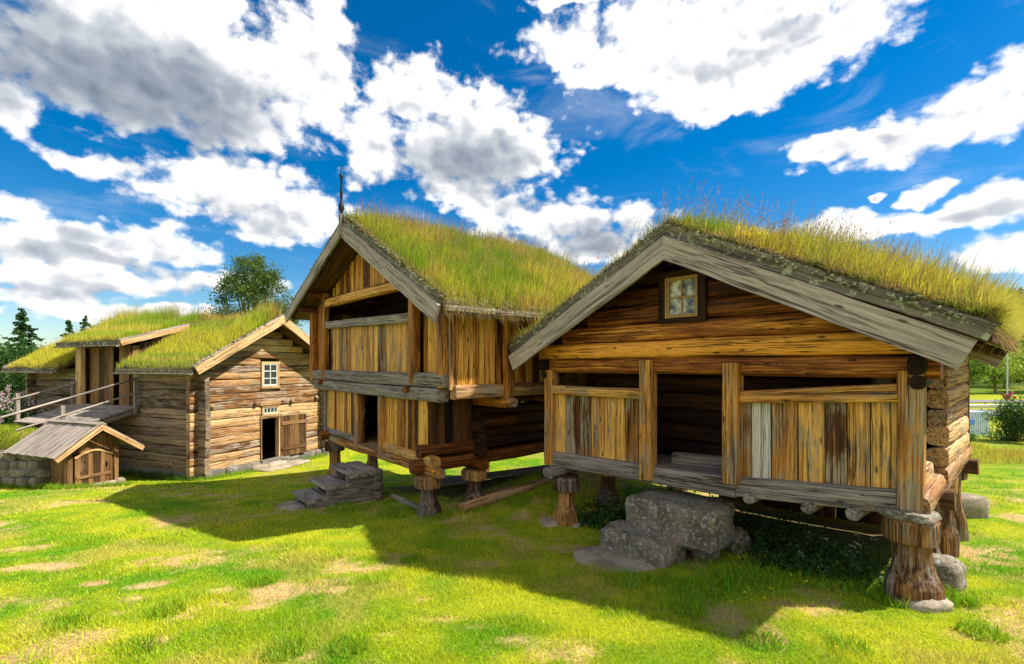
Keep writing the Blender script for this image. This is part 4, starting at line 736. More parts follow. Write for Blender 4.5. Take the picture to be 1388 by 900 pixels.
    one('roof_boards', 'brown', T, lambda m: (sweep(m, (-.50, 1.13, 2.10), (AP, 1.13, 3.84), sec_rect(3.4, .05), tn=.3, smooth=False, seg=1), sweep(m, (-.50, 7.52, 2.10), (AP, 7.52, 3.84), sec_rect(3.1, .05), tn=.3, smooth=False, seg=1), sweep(m, (-.45, 4.4, 2.94), (AP, 4.4, 3.86), sec_rect(3.15, .05), tn=.4, smooth=False, seg=1), sweep(m, (5.64, 4.25, 2.10), (AP, 4.25, 3.84), sec_rect(9.6, .05), tn=.3, smooth=False, seg=1)))
    for v0, v1, u, z in ((-.56, 2.85, -.53, 2.10), (5.95, 9.1, -.53, 2.10), (2.78, 6.05, -.46, 2.95)):
        one('eave_board', 'lichen', T, lambda m: (box(m, V(u-.035, v0, z-.03), V(u+.0, v1, z+.10)), sweep(m, (u-.06, v0, z-.05), (u-.06, v1, z-.05), sec_round(.12, .05, 3), amp=.008, tn=.7)))
    for a, b, h, mt in (((-.54, 2.25), (AP, 3.99), .25, 'newwood'), ((5.68, 2.25), (AP, 3.99), .25, 'newwood')):
        bargeboard(T, a, b, -.62, h, .045, mt); bargeboard(T, (a[0], a[1]+.04), (AP, 4.04), -.56, .07, .10, 'barge')
        bargeboard(T, a, b, 9.15, h, .045, 'greyw')
    bargeboard(T, (-.48, 3.06), (1.7, 3.72), 2.77, .16, .05, 'newwood'); bargeboard(T, (-.48, 3.10), (1.7, 3.76), 2.80, .05, .12, 'barge'); bargeboard(T, (-.48, 3.06), (2.1, 3.98), 6.05, .16, .05, 'newwood')
    m = MB(); lumps(m, (-.5, 2.28), (AP, 4.04), -.56, 120, .05); m.build('mossy_edge', 'sod', T)['kind'] = 'stuff'
    # doorway of the raised part
    pv = lambda m, a, b, z0, z1, w=.3: planks_v(m, (-.02, b), (-.02, a), (z0, z0), (z1, z1), w=w, th=.05)
    one('doorway_boards', 'newwood', T, lambda m: pv(m, 5.35, 5.86, 1.0, 2.95)); one('doorway_boards', 'brown', T, lambda m: pv(m, 3.03, 3.55, 1.0, 2.95)); one('doorway_door', 'brown', T, lambda m: planks_v(m, (.12, 5.35), (.12, 4.1), (1.02, 1.02), (2.9, 2.9), w=.3, th=.04))
    for v in (3.02, 5.9): one('cheek_wall', 'brown', T, lambda m: planks_v(m, (0, v), (2.3, v), (1.0, 1.0), (2.9, 3.6), w=.2, th=.04, zfn1=lambda s: 2.9+s*.36))
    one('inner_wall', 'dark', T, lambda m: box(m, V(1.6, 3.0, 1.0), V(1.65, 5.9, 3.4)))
    roofgrass(T, S, 0, 0, 17000, .14, .46, (.16, .0, 0), 35, stalks=300, fringe=500, greenish=.0, dryedge=.3, hump=2.0, bright=1.2)  # blade colour lightened to make up for the slope facing away from the sun
    roofgrass(T, [S3], 0, 0, 9000, .12, .38, (.16, .0, 0), 36, stalks=100, fringe=100, hump=.6)
# ================================================================ SMALL THINGS
def build_shed():
    T = thing('small_shed', 'low brown plank shed with grey board roof at the stone wall', 'shed', (SO[0], SO[1], 0), math.atan2(LE[1], LE[0]))
    AP = (.60, .83); EL = (-.37, .12); ER = (1.60, .12); v0, v1 = -.28, 1.85
    g = local_ground(SO, LE, .5, 0)
    one('side_wall', 'brown', T, lambda m: planks_v(m, (.03, 1.6), (.03, .02), (g-.05, g-.05), (.26, .26), w=.2, th=.04)); one('side_wall', 'brown', T, lambda m: planks_v(m, (1.12, .02), (1.12, 1.6), (g-.05, g-.05), (.26, .26), w=.2, th=.04))
    one('back_wall', 'brown', T, lambda m: planks_v(m, (1.1, 1.6), (.05, 1.6), (g-.05, g-.05), (.2, .2), w=.2, th=.04, zfn0=lambda s: g-.05, zfn1=lambda s: .78-abs(.5-s)*.7))
    one('front_wall', 'brown', T, lambda m: planks_v(m, (.0, .03), (1.15, .03), (0, 0), (0, 0), w=.16, th=.035, zfn0=lambda s: g-.03 if s < .16 or s > 1.0 else .12, zfn1=lambda s: .76-abs(.6-s)*.7))
    one('corner_board', 'brown', T, lambda m: box(m, V(.02, -.03, g), V(.13, .01, .15))); one('corner_board', 'brown', T, lambda m: box(m, V(1.02, -.03, g), V(1.13, .01, .18)))
    dm = MB(); planks_v(dm, (.17, .0), (.99, .0), (0, 0), (0, 0), w=.14, th=.035, zfn0=lambda s: g+.08, zfn1=lambda s: .02+.14*math.sin(math.pi*min(1, max(0, s/.82)))); d = dm.build('door', 'brown', T)
    one('ledge', 'newwood', d, lambda m: box(m, V(.19, -.05, g+.26), V(.97, -.02, g+.33))); one('door_arch', 'newwood', d, lambda m: [sweep(m, (.17+.82*i/8, -.03, .0+.15*math.sin(math.pi*i/8)), (.17+.82*(i+1)/8, -.03, .0+.15*math.sin(math.pi*(i+1)/8)), sec_rect(.04, .06, .01), tn=.5, seg=9) for i in range(8)])
    one('latch', 'iron', d, lambda m: box(m, V(.84, -.045, -.3), V(.87, -.02, -.18), bev=.003))
    for e, s in ((EL, 1), (ER, -1)):
        def rf(m):
            n = 11
            for i in range(n):
                v = v0+(v1-v0)*(i+.5)/n; w = (v1-v0)/n; sweep(m, (e[0], v, e[1]+.012*(i % 2)), (AP[0], v, AP[1]+.012*(i % 2)), sec_rect(w*1.04, .025, .006), up=(0, 0, 1), tn=.3+.5*rng.random(), smooth=False, seg=.5)
        one('roof_boards', 'deckw', T, rf)
        bargeboard(T, (e[0], e[1]-.02), (AP[0], AP[1]-.02), v0-.03, .11, .03, 'newwood'); bargeboard(T, (e[0], e[1]-.02), (AP[0], AP[1]-.02), v1+.03, .11, .03, 'newwood')
    one('ridge_cap', 'deckw', T, lambda m: (sweep(m, (AP[0]-.05, v0, AP[1]+.005), (AP[0]-.05, v1, AP[1]+.005), sec_rect(.14, .025), up=(-.3, 0, 1), tn=.7), sweep(m, (AP[0]+.055, v0, AP[1]+.005), (AP[0]+.055, v1, AP[1]+.005), sec_rect(.14, .025), up=(.6, 0, 1), tn=.7)))
    one('footing', 'slab', T, lambda m: rock(m, (.6, .0, g), (1.1, .22, .16), amp=.04)); one('footing', 'slab', T, lambda m: rock(m, (1.15, .0, g), (.22, .25, .2), amp=.06))
def build_bridge():
    T = thing('footbridge', 'grey plank footbridge with pole railings leading to the upper doorway', 'footbridge', (LO[0], LO[1], 0), math.atan2(LE[1], LE[0]))
    z = lambda u: 1.0+.27*u
    def dk(m):
        n = 11
        for i in range(n): u = -.10-1.62*i/n; sweep(m, (u, 2.62, z(u)), (u, 5.85, z(u)), sec_rect(.155, .04, .008), up=(-.27, 0, 1), tn=rng.random(), amp=.003, smooth=False, seg=.8)
    one('deck', 'deckw', T, dk)
    for v in (2.75, 4.2, 5.7): one('bearer', 'greyw', T, lambda m: sweep(m, (-.02, v, z(0)-.13), (-1.65, v, z(-1.65)-.13), sec_round(.14, .18, 3), amp=.008, tn=.4))
    for u, v, h in ((-.12, 2.62, .90), (-2.0, 2.60, .72), (-1.55, 5.85, .85), (-.12, 5.85, .8)): one('railing_post', 'greyw', T, lambda m: box(m, V(u-.05, v-.04, z(u)-.2), V(u+.05, v+.04, z(u)+h), tn=.5))
    for a, b in (((-.0, 2.55, 1.92), (-3.3, 2.55, .98)), ((-.0, 2.55, 1.48), (-3.0, 2.55, .62)), ((-.0, 5.80, 1.72), (-1.65, 5.80, 1.25))): one('handrail', 'greyw', T, lambda m: sweep(m, a, b, sec_round(.06, .06, 2, 8), amp=.006, tn=.8))
def build_steps():
    T = thing('wooden_steps', 'three worn grey wooden steps up to the loft doorway', 'steps', (MO[0], MO[1], 0), math.atan2(ME[1], ME[0]))
    for u0, u1, va, vb, zt in ((1.90, 2.98, -.70, -.08, .25), (1.84, 2.80, -1.10, -.60, .02), (1.83, 2.74, -1.42, -.96, -.20)):
        one('tread', 'deckw', T, lambda m: (sweep(m, (u0, va+.16, zt-.04), (u1, va+.16, zt-.04), sec_rect(.31, .07, .012), amp=.004, tn=.35, smooth=False), sweep(m, (u0, vb-.14, zt-.04), (u1, vb-.14, zt-.04), sec_rect(.27, .07, .012), amp=.004, tn=.4, smooth=False)))
        one('scallop', 'greyw', T, lambda m: [rock(m, (u1-.045, va+.12+.2*i, zt-.095), (.08, .19, .07), n=8, m=6, amp=.02) for i in range(int((vb-va)/.2))])
    g = -.42
    for u in (2.02, 2.66):
        one('stringer', 'greyw', T, lambda m: (box(m, V(u-.08, -1.36, g), V(u+.08, .1, -.275), tn=.3), box(m, V(u-.08, -1.0, -.27), V(u+.08, .1, -.06), tn=.4), box(m, V(u-.07, -.62, -.055), V(u+.07, .1, .17), tn=.4)))
    one('stringer_end', 'greyw', T, lambda m: [rock(m, (2.70, -.02, -.33+.19*i), (.3, .2, .19), n=9, m=7, amp=.04) for i in range(3)])
def single_rock(name, label, cat, x, y, z, s, rz, mat, amp=.05, p=5, n=26, m=16, tilt=(0, 0), group=None):
    mb = MB(); rock(mb, (0, 0, 0), s, 0, p, amp, n, m); o = mb.build(name, mat); o.location = (x, y, z); o.rotation_euler = (tilt[0], tilt[1], rz); tag(o, label, cat, group)
    return o
def at_local(o, e, u, v): p = toW(o, e, u, v); return p[0], p[1]
M['lich'] = plain('lichen_crust', (.24, .25, .16), .95, 0, .2)
# ---------------------------------------------------------------- vegetation
def leafquads(C, size, col, flat=.5):
    n = len(C); a = rng.normal(0, 1, (n, 3)); a /= np.linalg.norm(a, axis=1)[:, None]; b = np.cross(a, rng.normal(0, 1, (n, 3))); b /= np.linalg.norm(b, axis=1)[:, None]
    size = np.broadcast_to(size, (n,))[:, None]; v = np.stack([C-a*size*.5, C+b*size*.28, C+a*size*.5, C-b*size*.28], 1).reshape(-1, 3); i = np.arange(n)*4
    return v, np.stack([i, i+1, i+2, i+3], 1), np.zeros((0, 3), int), np.repeat(col, 4, 0)
def broadleaf(name, label, cat, x, y, h, cw, n=9000, leaf=.12, col=(.10, .20, .03), col2=(.20, .30, .04), group=None, clumps=40, spread=.16, trunk_h=.3, zoff=0, airy=.35, lift=None, squash=1.):
    z0 = float(gz(x, y))-.1+zoff; T = thing(name, label, cat, (x, y, z0), 0, group); tb = MB(); r0 = h*.022
    ch = h*(1-trunk_h); cc = V(0, 0, h*trunk_h+ch*.5); cl = []
    for i in range(clumps):
        d = rng.normal(0, 1, 3); d /= np.linalg.norm(d); rr = .35+.65*rng.random()**.6; cl.append(cc+d*V(cw/2, cw/2, ch/2*squash)*rr*.86)
    sweep(tb, (0, 0, 0), (.02*h, 0, h*.55), sec_round(r0*2, r0*2, 2, 10), up=(0, 1, 0), seg=h*.1, amp=.02, secend=sec_round(r0*.9, r0*.9, 2, 10))
    for c in cl[:max(8, clumps//2)]:
        s = V(.01*h, 0, h*(trunk_h+.25*rng.random())); sweep(tb, s, c, sec_round(r0*.7, r0*.7, 2, 6), up=(.3, 1, .2), seg=h*.1, amp=.02, secend=sec_round(r0*.12, r0*.12, 2, 6))
    tb.build('trunk', 'palegrey', T)
    k = rng.integers(0, clumps, n); sz = (cw*spread)*(.6+.8*rng.random(clumps)); C = np.array(cl)[k]+rng.normal(0, 1, (n, 3))*sz[k][:, None]*V(1, 1, .75)*.8
    tone = rng.random(clumps)[k]; c = mixc(col, col2, np.clip(tone*.7+.3*rng.random(n), 0, 1))*(.7+.6*rng.random(n))[:, None]
    rawmesh('crown', *leafquads(C, leaf*(.7+.6*rng.random(n)), c), 'leaf', T); return T
def spruce(name, label, x, y, h, w, group=None, n=26, zoff=0):
    z0 = float(gz(x, y))-.1+zoff; T = thing(name, label, 'conifer', (x, y, z0), 0, group); tb = MB(); sweep(tb, (0, 0, 0), (0, 0, h*.97), sec_round(h*.03, h*.03, 2, 8), up=(0, 1, 0), seg=h*.2, secend=sec_round(.02, .02, 2, 8)); tb.build('trunk', 'brown', T)
    P = []; cols = []
    for i in range(n):
        t = i/n; z = h*(.08+.9*t); L = w/2*(1-t)**.85*(.75+.4*rng.random())+.05; nb = 7
        for j in range(nb):
            a = 6.283*j/nb+rng.random()*.7; zj = rng.normal(0, h*.016); L2_ = L; L = L*(.7+.5*rng.random()); m = int(26+60*(1-t)); s = rng.random(m)**.7; r = L*s*(.8+.3*rng.random()); wdt = .11*L*(1-s)+.03
            P.append(np.stack([np.cos(a)*r+rng.normal(0, 1, m)*wdt, np.sin(a)*r+rng.normal(0, 1, m)*wdt, z-.30*r+.16*L*s**3+rng.normal(0, .035*h/8, m)+zj], 1)); cols.append(np.full(m, rng.random())); L = L2_
    C = np.concatenate(P); k = np.concatenate(cols); c = mixc((.012, .045, .012), (.05, .12, .025), np.clip(k*.6+.4*rng.random(len(k)), 0, 1)); rawmesh('crown', *leafquads(C, h*.026*(.6+.8*rng.random(len(C))), c), 'needle', T); return T
def bush(name, label, cat, x, y, w, h, n, leaf, col, col2, flowers=0, fcol=(.6, .35, .45), zoff=0, clumps=30):
    z0 = float(gz(x, y))+zoff; T = thing(name, label, cat, (x, y, z0)); cl = []
    for i in range(clumps): d = rng.normal(0, 1, 3); d /= np.linalg.norm(d); d[2] = abs(d[2]); cl.append(d*V(w/2, w/2, h)*(.35+.5*rng.random())+V(0, 0, .05*h))
    tb = MB(); [sweep(tb, (rng.normal(0, .05*w), rng.normal(0, .05*w), 0), tuple(c), sec_round(.04, .04, 2, 6), up=(.3, 1, .2), seg=.4, amp=.02, secend=sec_round(.01, .01, 2, 6)) for c in cl[:14]]; tb.build('stems', 'brown', T)
    k = rng.integers(0, clumps, n); C = np.array(cl)[k]+rng.normal(0, 1, (n, 3))*V(w, w, h)*.085; C[:, 2] = np.maximum(C[:, 2], .03); c = mixc(col, col2, np.clip(rng.random(clumps)[k]*.6+.4*rng.random(n), 0, 1))
    rawmesh('foliage', *leafquads(C, leaf*(.7+.6*rng.random(n)), c), 'leaf', T)
    if flowers:
        kk = rng.integers(0, flowers, flowers*26); d = rng.normal(0, 1, (flowers, 3)); d /= np.linalg.norm(d, axis=1)[:, None]; d[:, 2] = np.abs(d[:, 2]); B = d*V(w*.56, w*.56, h*.92)*(.82+.2*rng.random(flowers))[:, None]
        C = B[kk]+rng.normal(0, 1, (len(kk), 3))*V(.035, .035, .06); c = mixc(fcol, (.8, .72, .74), rng.random(len(kk))); rawmesh('blossoms', *leafquads(C, .045, c), 'leaf', T)
    return T
def copy_tree(src, loc, rz, sc, label, group):
    r = src.copy(); COL.objects.link(r); r.location = loc; r.rotation_euler = (0, 0, rz); r.scale = sc; r['label'] = label; r['group'] = group
    for ch in src.children: c = ch.copy(); COL.objects.link(c); c.parent = r
    return r
#
build_R(); build_M(); build_L(); build_shed(); build_bridge(); build_steps(); build_lawn()
# stone steps before the front storehouse
x, y = at_local(RO, RE, 2.40, .0); single_rock('stone_block', 'big lichened stone block, top step below the dark doorway', 'stone', x, y, .32, (1.18, .78, .52), math.atan2(RE[1], RE[0])+.12, 'stone', .03, 8, 44, 30)
x, y = at_local(RO, RE, 2.14, -.50); single_rock('stone_block', 'smooth topped middle stone step against the big block', 'stone', x, y, -.0, (.96, .56, .42), math.atan2(RE[1], RE[0])+.05, 'stone', .035, 7, 40, 26)
x, y = at_local(RO, RE, 2.08, -1.02); single_rock('stone_slab', 'flat grey slab sunk in the grass before the stone steps', 'stone slab', x, y, float(gz(x, y))+.015, (.98, .66, .10), math.atan2(RE[1], RE[0])-.1, 'slab', .05, 3.2)
x, y = gpt(1003, 752); single_rock('boulder', 'leaning pointed boulder right of the big stone block', 'boulder', x, y+.12, float(gz(x, y))+.10, (.34, .36, .40), .3, 'stone', .10, 2.6)
x, y = gpt(958, 758); single_rock('boulder', 'small flat boulder propping the big stone block', 'boulder', x, y+.08, float(gz(x, y))+.05, (.34, .3, .2), .1, 'stone', .08, 3)
x, y = gpt(1298, 800); single_rock('boulder', 'rounded grey boulder at the second right leg', 'boulder', x-.03, y+.12, float(gz(x, y))+.10, (.40, .34, .36), .5, 'stone', .06, 3)
x, y = gpt(1318, 702); single_rock('stone_block', 'squared grey block at the rear right leg', 'stone', x, y+.15, float(gz(x, y))+.16, (.55, .4, .42), .0, 'slab', .03, 7)
x, y = gpt(1265, 826); single_rock('footing_stone', 'pale footing stone under the nearest leg', 'stone', x-.02, y+.12, float(gz(x, y))+.01, (.42, .40, .16), .4, 'slab', .08, 3)
x, y = gpt(745, 713); single_rock('footing_stone', 'pale footing stone left of the leg beside the sunlit lawn', 'stone', x, y+.1, float(gz(x, y))+.0, (.3, .34, .14), .2, 'slab', .08, 3)
x, y = gpt(784, 714); single_rock('footing_stone', 'pale footing stone between the leg and the yellow flowers', 'stone', x-.05, y+.1, float(gz(x, y))+.0, (.26, .3, .13), .8, 'slab', .08, 3)
x, y = gpt(395, 687); single_rock('stone_slab', 'flat pale slab at the foot of the wooden steps', 'stone slab', x, y, float(gz(x, y))+.01, (.62, .45, .09), -.7, 'slab', .05, 3)
x, y = at_local(LO, LE, 2.75, -.48); single_rock('stone_slab', 'long pale slab path lying before the log house door', 'stone slab', x, y, float(gz(x, y))+.03, (2.0, .62, .14), math.atan2(LE[1], LE[0])+.03, 'slab', .03, 5)
x, y = at_local(LO, LE, 1.95, -.25); single_rock('footing_stone', 'pale stones left of the open log house door', 'stone', x, y, float(gz(x, y))+.06, (.5, .4, .26), .6, 'slab', .06, 3)
# logs lying about the loft
def lying(name, label, a, b, r, mat, cat='log', dz=0.):
    m = MB(); za, zb = float(gz(*a))+r*.8+dz, float(gz(*b))+r*.8+dz; sweep(m, (a[0], a[1], za), (b[0], b[1], zb), sec_round(2*r, 2*r, 2, 12), amp=.01, tn=.6, ends=.05); o = m.build(name, mat); tag(o, label, cat)
lying('log', 'peeled golden log lying on the grass along the right side of the loft', at_local(MO, ME, 4.95, .55), at_local(MO, ME, 4.75, 4.3), .10, 'pale')
lying('log', 'short golden log end jutting out by the second loft leg', at_local(MO, ME, 4.2, 1.35), at_local(MO, ME, 4.95, .92), .085, 'golden', dz=.03)
lying('log', 'grey pole on the grass between the wooden steps and the corner leg', at_local(MO, ME, 2.9, .25), at_local(MO, ME, 4.5, .05), .06, 'greyw')
def pile(m):
    for i in range(5): a = at_local(MO, ME, 1.5+.35*i, 1.6); b = at_local(MO, ME, 3.6+.22*i, 4.2); z = float(gz(*b)); sweep(m, (a[0], a[1], float(gz(*a))+.12), (b[0], b[1], z+.12), sec_rect(.24, .04), tn=.4, smooth=False)
mp = MB(); pile(mp); tag(mp.build('boards', 'greyw'), 'loose dark boards lying in the shade under the loft', 'boards')
# retaining wall by the shed
def stonewall():
    m = MB(); A = V(-11.45, 11.85); B = V(-18, 13.9); d = B-A; L = np.hypot(*d); d /= L
    for k in range(4):
        s = -.1*(k % 2)
        while s < L:
            w = .28+.34*rng.random(); p = A+d*(s+w/2)+V(-d[1], d[0])*-.03*k; z = float(gz(A[0]+d[0]*s+.3, A[1]+d[1]*s-.5))+.09+.20*k; rock(m, (p[0], p[1], z), (w*.99, .42, .215), math.atan2(d[1], d[0])+rng.normal(0, .05), 8, .07, 16, 10); s += w
    tag(m.build('retaining_wall', 'rubble'), 'dry stone retaining wall holding the grassy bank left of the shed', 'stone wall')
stonewall()
def roughgrass():
    n = 16000; X = 12+22*rng.random(n); Y = 17.2+4.6*rng.random(n); k = fbm(X*.5, Y*.9, 33) > .42; X, Y = X[k], Y[k]; n = len(X); P = np.stack([X, Y, gz(X, Y)-.01], 1); H = .10+.22*rng.random(n); c = mixc((.48, .30, .05), (.40, .46, .04), fbm(X, Y*2, 3))*(.7+.6*rng.random(n))[:, None]
    tag(rawmesh('rough_grass', *join([blades(P, H, np.full(n, .03), rng.normal(0, .4, (n, 3))*H[:, None]*V(1, 1, .2), c, seg2=False)]), 'blade'), 'rough reddish grass at the far edge of the field', 'grass', kind='stuff')
roughgrass()
def bankgrass():
    n = 26000; X = -11.2-6.5*rng.random(n); Y = 11.9+5*rng.random(n); k = Y > 12.3+(-11.4-X)*.34; X, Y = X[k], Y[k]; n = len(X); P = np.stack([X, Y, gz(X, Y)-.01], 1); H = .05+.09*rng.random(n); c = mixc((.13, .26, .01), (.36, .38, .03), fbm(X*2, Y*2, 3))*(.7+.6*rng.random(n))[:, None]
    tag(rawmesh('bank_grass', *join([blades(P, H, np.full(n, .014), rng.normal(0, .4, (n, 3))*H[:, None]*V(1, 1, .2), c, seg2=False)]), 'blade'), 'longer grass on the bank above the stone wall', 'grass', kind='stuff')
bankgrass()
# weeds in the shade below the front storehouse
def weeds():
    P = []; F = []
    for (u0, u1, v0, v1, k, hh) in ((2.9, 4.45, .4, 1.4, 170, .34), (3.2, 4.5, .0, .4, 90, .22), (1.2, 3.2, 1.5, 2.6, 120, .3), (.55, 1.15, .1, .9, 160, .3)):
        for i in range(k):
            u = u0+(u1-u0)*rng.random(); v = v0+(v1-v0)*rng.random(); x, y = at_local(RO, RE, u, v); z = float(gz(x, y)); h = hh*(.4+.7*rng.random()); m = 16; t = rng.random(m)
            C = np.stack([x+rng.normal(0, .05, m)*(.4+t), y+rng.normal(0, .05, m)*(.4+t), z+h*t], 1); P.append(leafquads(C, .035+.03*rng.random(m), mixc((.022, .06, .010), (.06, .13, .022), rng.random(m))))
            if rng.random() < .10 and u > 3.5 or (u < 1.2 and rng.random() < .35):
                m = 14; cc = (.72, .74, .70) if u > 2 else (.75, .6, .02); C = np.stack([x+rng.normal(0, .02, m), y+rng.normal(0, .02, m), z+h+rng.normal(0, .008, m)], 1); P.append(leafquads(C, .016 if u > 2 else .014, np.tile(cc, (m, 1))))
    tag(rawmesh('weeds', *join(P), 'leaf'), 'leafy weeds with tiny white and yellow flowers under the storehouse', 'weeds', kind='stuff')
    P = []
    for px, py in ((993, 745), (1001, 742), (1058, 738), (1062, 742), (1072, 772), (1100, 742), (1093, 780), (1037, 742), (1068, 733), (1002, 748), (1105, 757), (1010, 800), (1035, 805), (990, 812), (1060, 820), (1228, 870), (1275, 880), (1135, 878), (1335, 885), (770, 742), (795, 738), (1045, 790)):
        x, y = gpt(px, py+22); z = float(gz(x, y)); h = .13*(.6+.5*rng.random()); m = 10; C = np.stack([x+rng.normal(0, .008, m), y+rng.normal(0, .008, m), z+h+rng.normal(0, .004, m)], 1); P.append(leafquads(C, .016, np.tile((.8, .62, .02), (m, 1))))
        P.append(blades(np.array([[x, y, z]]), np.array([h]), np.array([.004]), np.zeros((1, 3)), np.array([[.1, .2, .02]])))
    tag(rawmesh('buttercups', *join(P), 'leaf'), 'scattered yellow buttercups in the grass near the nearest storehouse', 'flowers', kind='stuff')
weeds()
# background trees
broadleaf('birch_tree', 'airy birch rising behind the log house roof', 'tree', -19.2, 36, 13.4, 6.4, 34000, .15, (.05, .095, .02), (.14, .21, .04), clumps=120, spread=.075, trunk_h=.25)
spruce('spruce_tree', 'tall dark spruce at the left edge behind the lilac', -46.6, 46, 10.6, 6.4, 'conifers beyond the log house', 24)
for x, y, h, w, lab in ((-53, 60, 11.2, 5, 'small spruce left of the tall spruce'), (-66, 72, 12.2, 5, 'slim spruce just right of the tall spruce'), (-62.5, 72, 11.2, 4.6, 'second slim spruce above the roof'), (-58, 70, 11.4, 4.4, 'third slim spruce above the roof'), (-40.5, 47, 8.2, 5.4, 'low bushy spruce between the tall spruce and the roof')): spruce('spruce_tree', lab, x, y, h, w, 'conifers beyond the log house', 20)
broadleaf('deciduous_tree', 'dark green round tree behind the lilac bush', 'tree', -41, 40, 7.0, 8, 16000, .2, (.02, .06, .012), (.06, .13, .02), clumps=70, spread=.09, trunk_h=.12)
broadleaf('deciduous_tree', 'yellowish green low tree against the turf roof end', 'tree', -35.5, 41, 7.8, 5.5, 11000, .18, (.08, .16, .02), (.20, .27, .03), clumps=50, spread=.09, trunk_h=.12)
bush('lilac_bush', 'lilac bush with pink blossoms beside the footbridge', 'bush', -16.7, 15.7, 2.6, 2.2, 17000, .085, (.03, .09, .015), (.10, .20, .03), 260, (.62, .30, .40), clumps=46)
bush('round_bush', 'dense dark green bush in the rough grass before the road', 'bush', 24.0, 22.9, 2.7, 2.3, 11000, .09, (.03, .08, .015), (.11, .19, .03), clumps=34)
bush('leafy_shrub', 'small shrub half hidden behind the storehouse corner', 'bush', 20.9, 22.5, 1.2, 1.35, 3500, .08, (.05, .12, .02), (.15, .24, .04), clumps=16)
t0 = broadleaf('roadside_tree', 'bright round roadside tree behind the lamp', 'tree', 84, 84, 9.6, 8.0, 6000, .34, (.16, .28, .02), (.38, .48, .05), 'bright trees beyond the road', clumps=44, spread=.10, trunk_h=.12)
t1 = broadleaf('roadside_tree', 'bright tree nearest the storehouse eave', 'tree', 77, 82, 8.8, 7.0, 6000, .34, (.12, .24, .02), (.30, .42, .05), 'bright trees beyond the road', clumps=44, spread=.10, trunk_h=.12)
t2 = broadleaf('roadside_tree', 'yellow green spreading tree in the middle of the front row', 'tree', 92, 84, 8.4, 9.0, 6000, .34, (.24, .34, .02), (.46, .50, .05), 'bright trees beyond the road', clumps=40, spread=.10, trunk_h=.1)
t3 = broadleaf('roadside_tree', 'darker green taller tree right of the lamp', 'tree', 99, 90, 11.4, 7.6, 6000, .34, (.07, .15, .02), (.18, .28, .03), 'bright trees beyond the road', clumps=40, spread=.10, trunk_h=.1)
k = 0
for (x, y, s, lab) in ((106, 92, 1.0, 'last bright tree in the front row'), (88, 104, 1.3, 'tall tree second row behind the lamp'), (97, 108, 1.35, 'tall tree second row near the eave'), (106, 104, 1.3, 'tall tree second row at the picture edge'), (115, 112, 1.4, 'tall tree beyond the picture edge of the second row'), (104, 128, 1.8, 'upper tree left on the slope'), (114, 126, 1.7, 'upper tree middle on the slope'), (124, 130, 1.9, 'upper tree right on the slope'), (71, 84, 1.0, 'bright tree tucked behind the storehouse wall')):
    src = (t0, t3, t1, t2)[k % 4]; copy_tree(src, (x, y, float(gz(x, y))-.2), k*1.3, (s, s, s*(.9+.1*(k % 3))), lab, 'bright trees beyond the road'); k += 1
def forest():
    n = 4200; X = 130+700*rng.random(n); Y = 130+520*rng.random(n); P = []
    ang = np.degrees(np.arctan2(X, Y)); ok = (ang > 40) & (ang < 60); X, Y = X[ok], Y[ok]; Z = gz(X, Y); C = []; cc = []; S = []
    for x, y, z in zip(X, Y, Z):
        m = 60; h = 9+6*rng.random(); t = rng.random(m); con = rng.random() < .6; r = (2.6*(1-t)+.3 if con else 3.4*np.sqrt(np.clip(1-(2*t-1)**2, 0, 1)))*np.sqrt(rng.random(m)); a = rng.random(m)*6.28
        C.append(np.stack([x+r*np.cos(a), y+r*np.sin(a), z+h*t], 1)); b = np.array((.02, .05, .015)) if con else np.array((.06, .13, .02)); cc.append(b*(.6+.8*rng.random(m))[:, None]); S.append(np.full(m, 2.2))
    tag(rawmesh('forest', *leafquads(np.concatenate(C), np.concatenate(S), np.concatenate(cc)), 'needle'), 'far dark forest covering the hillside', 'forest', kind='stuff')
forest()
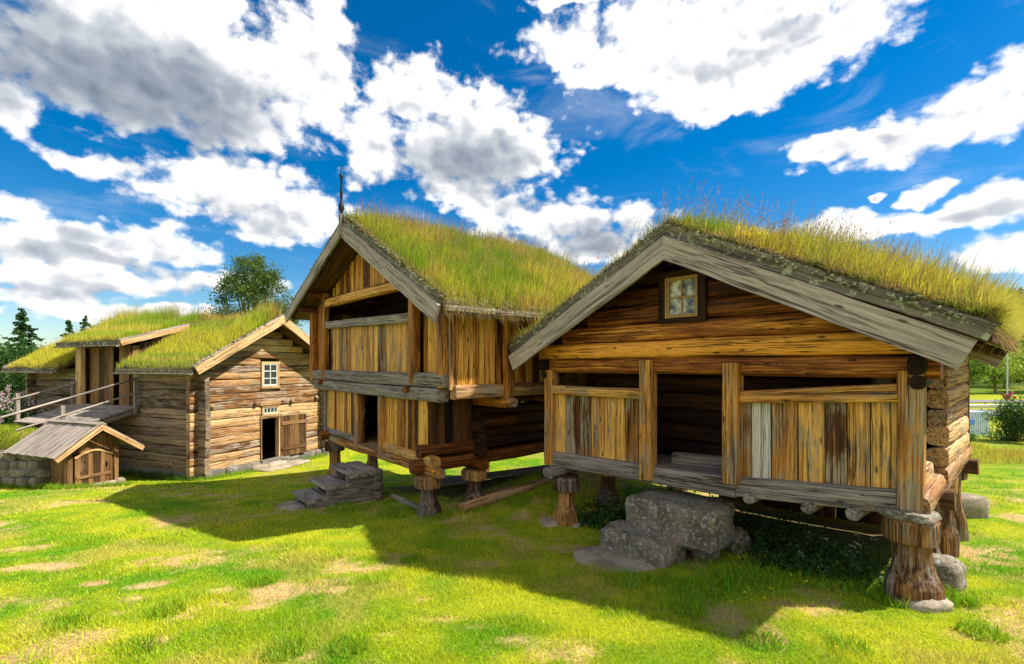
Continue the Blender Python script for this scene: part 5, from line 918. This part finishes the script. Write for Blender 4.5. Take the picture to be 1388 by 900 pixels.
# road, railing, lamp, container
def strip(name, y0, y1, x0, x1, dz, mat):
    xs = np.arange(x0, x1, 2.); ys = np.linspace(y0, y1, 5); X, Y = np.meshgrid(xs, ys); nx = len(xs); v = np.stack([X.ravel(), Y.ravel(), gz(X, Y).ravel()+dz], 1); f = [(r*nx+q, r*nx+q+1, (r+1)*nx+q+1, (r+1)*nx+q) for r in range(4) for q in range(nx-1)]
    m = MB(); m.add(v, f, v, .5); tag(m.build(name, mat), kind='structure')
strip('road', 46, 52, 20, 200, .06, 'asph'); strip('road', 62, 67, 20, 200, .06, 'asph')
T = thing('guard_rail', 'white metal guard rail running along the near road', 'guard rail', (45, 44, -2.5))
m = MB(); sweep(m, (-15, 0, 1.05), (50, 1.2, 1.05), sec_round(.08, .3, 3), seg=3); m.build('rail', 'metal', T)
m = MB(); sweep(m, (-15, 0, .6), (50, 1.2, .6), sec_round(.06, .12, 3), seg=3); m.build('rail', 'metal', T)
for i in range(20): m = MB(); box(m, V(-14+3*i, .05+.055*i, -.2), V(-13.88+3*i, .15+.055*i, 1.2)); m.build('post', 'metal', T)
z = float(gz(61.5, 60)); T = thing('street_lamp', 'slim grey street lamp on the far road among the trees', 'street lamp', (61.5, 60, z))
m = MB(); sweep(m, (0, 0, -.2), (0, 0, 6.2), sec_round(.16, .16, 2, 10), up=(0, 1, 0), seg=2); m.build('pole', 'metal', T); m = MB(); sweep(m, (0, 0, 6.15), (-1.0, 0, 6.3), sec_round(.08, .08, 2, 8), seg=.5); m.build('arm', 'metal', T); m = MB(); sweep(m, (-.9, 0, 6.3), (-1.8, 0, 6.34), sec_round(.35, .16, 4), seg=.4); m.build('lamp_head', 'metal', T)
m = MB(); [rock(m, (rng.normal(0, .25), rng.normal(0, .25), .9+rng.normal(0, .3)), (.3, .3, .3), n=8, m=6) for i in range(14)]; m.build('flower_basket', plain('red_flowers', (.30, .06, .09), .8), T)
z = float(gz(29.5, 31)); T = thing('storage_container', 'pale blue metal container below the field edge', 'container', (29.6, 30.5, z), R_(8))
m = MB(); [box(m, V(-1.6+.16*i, 0, 0), V(-1.52+.16*i, .06, 1.5)) for i in range(14)]; box(m, V(-1.6, .03, 0), V(.62, 1.8, 1.48)); m.build('body', 'blue', T); m = MB(); box(m, V(-.9, -.03, .7), V(-.5, -.005, 1.05)); m.build('panel', plain('blue_panel', (.05, .2, .6), .5), T)
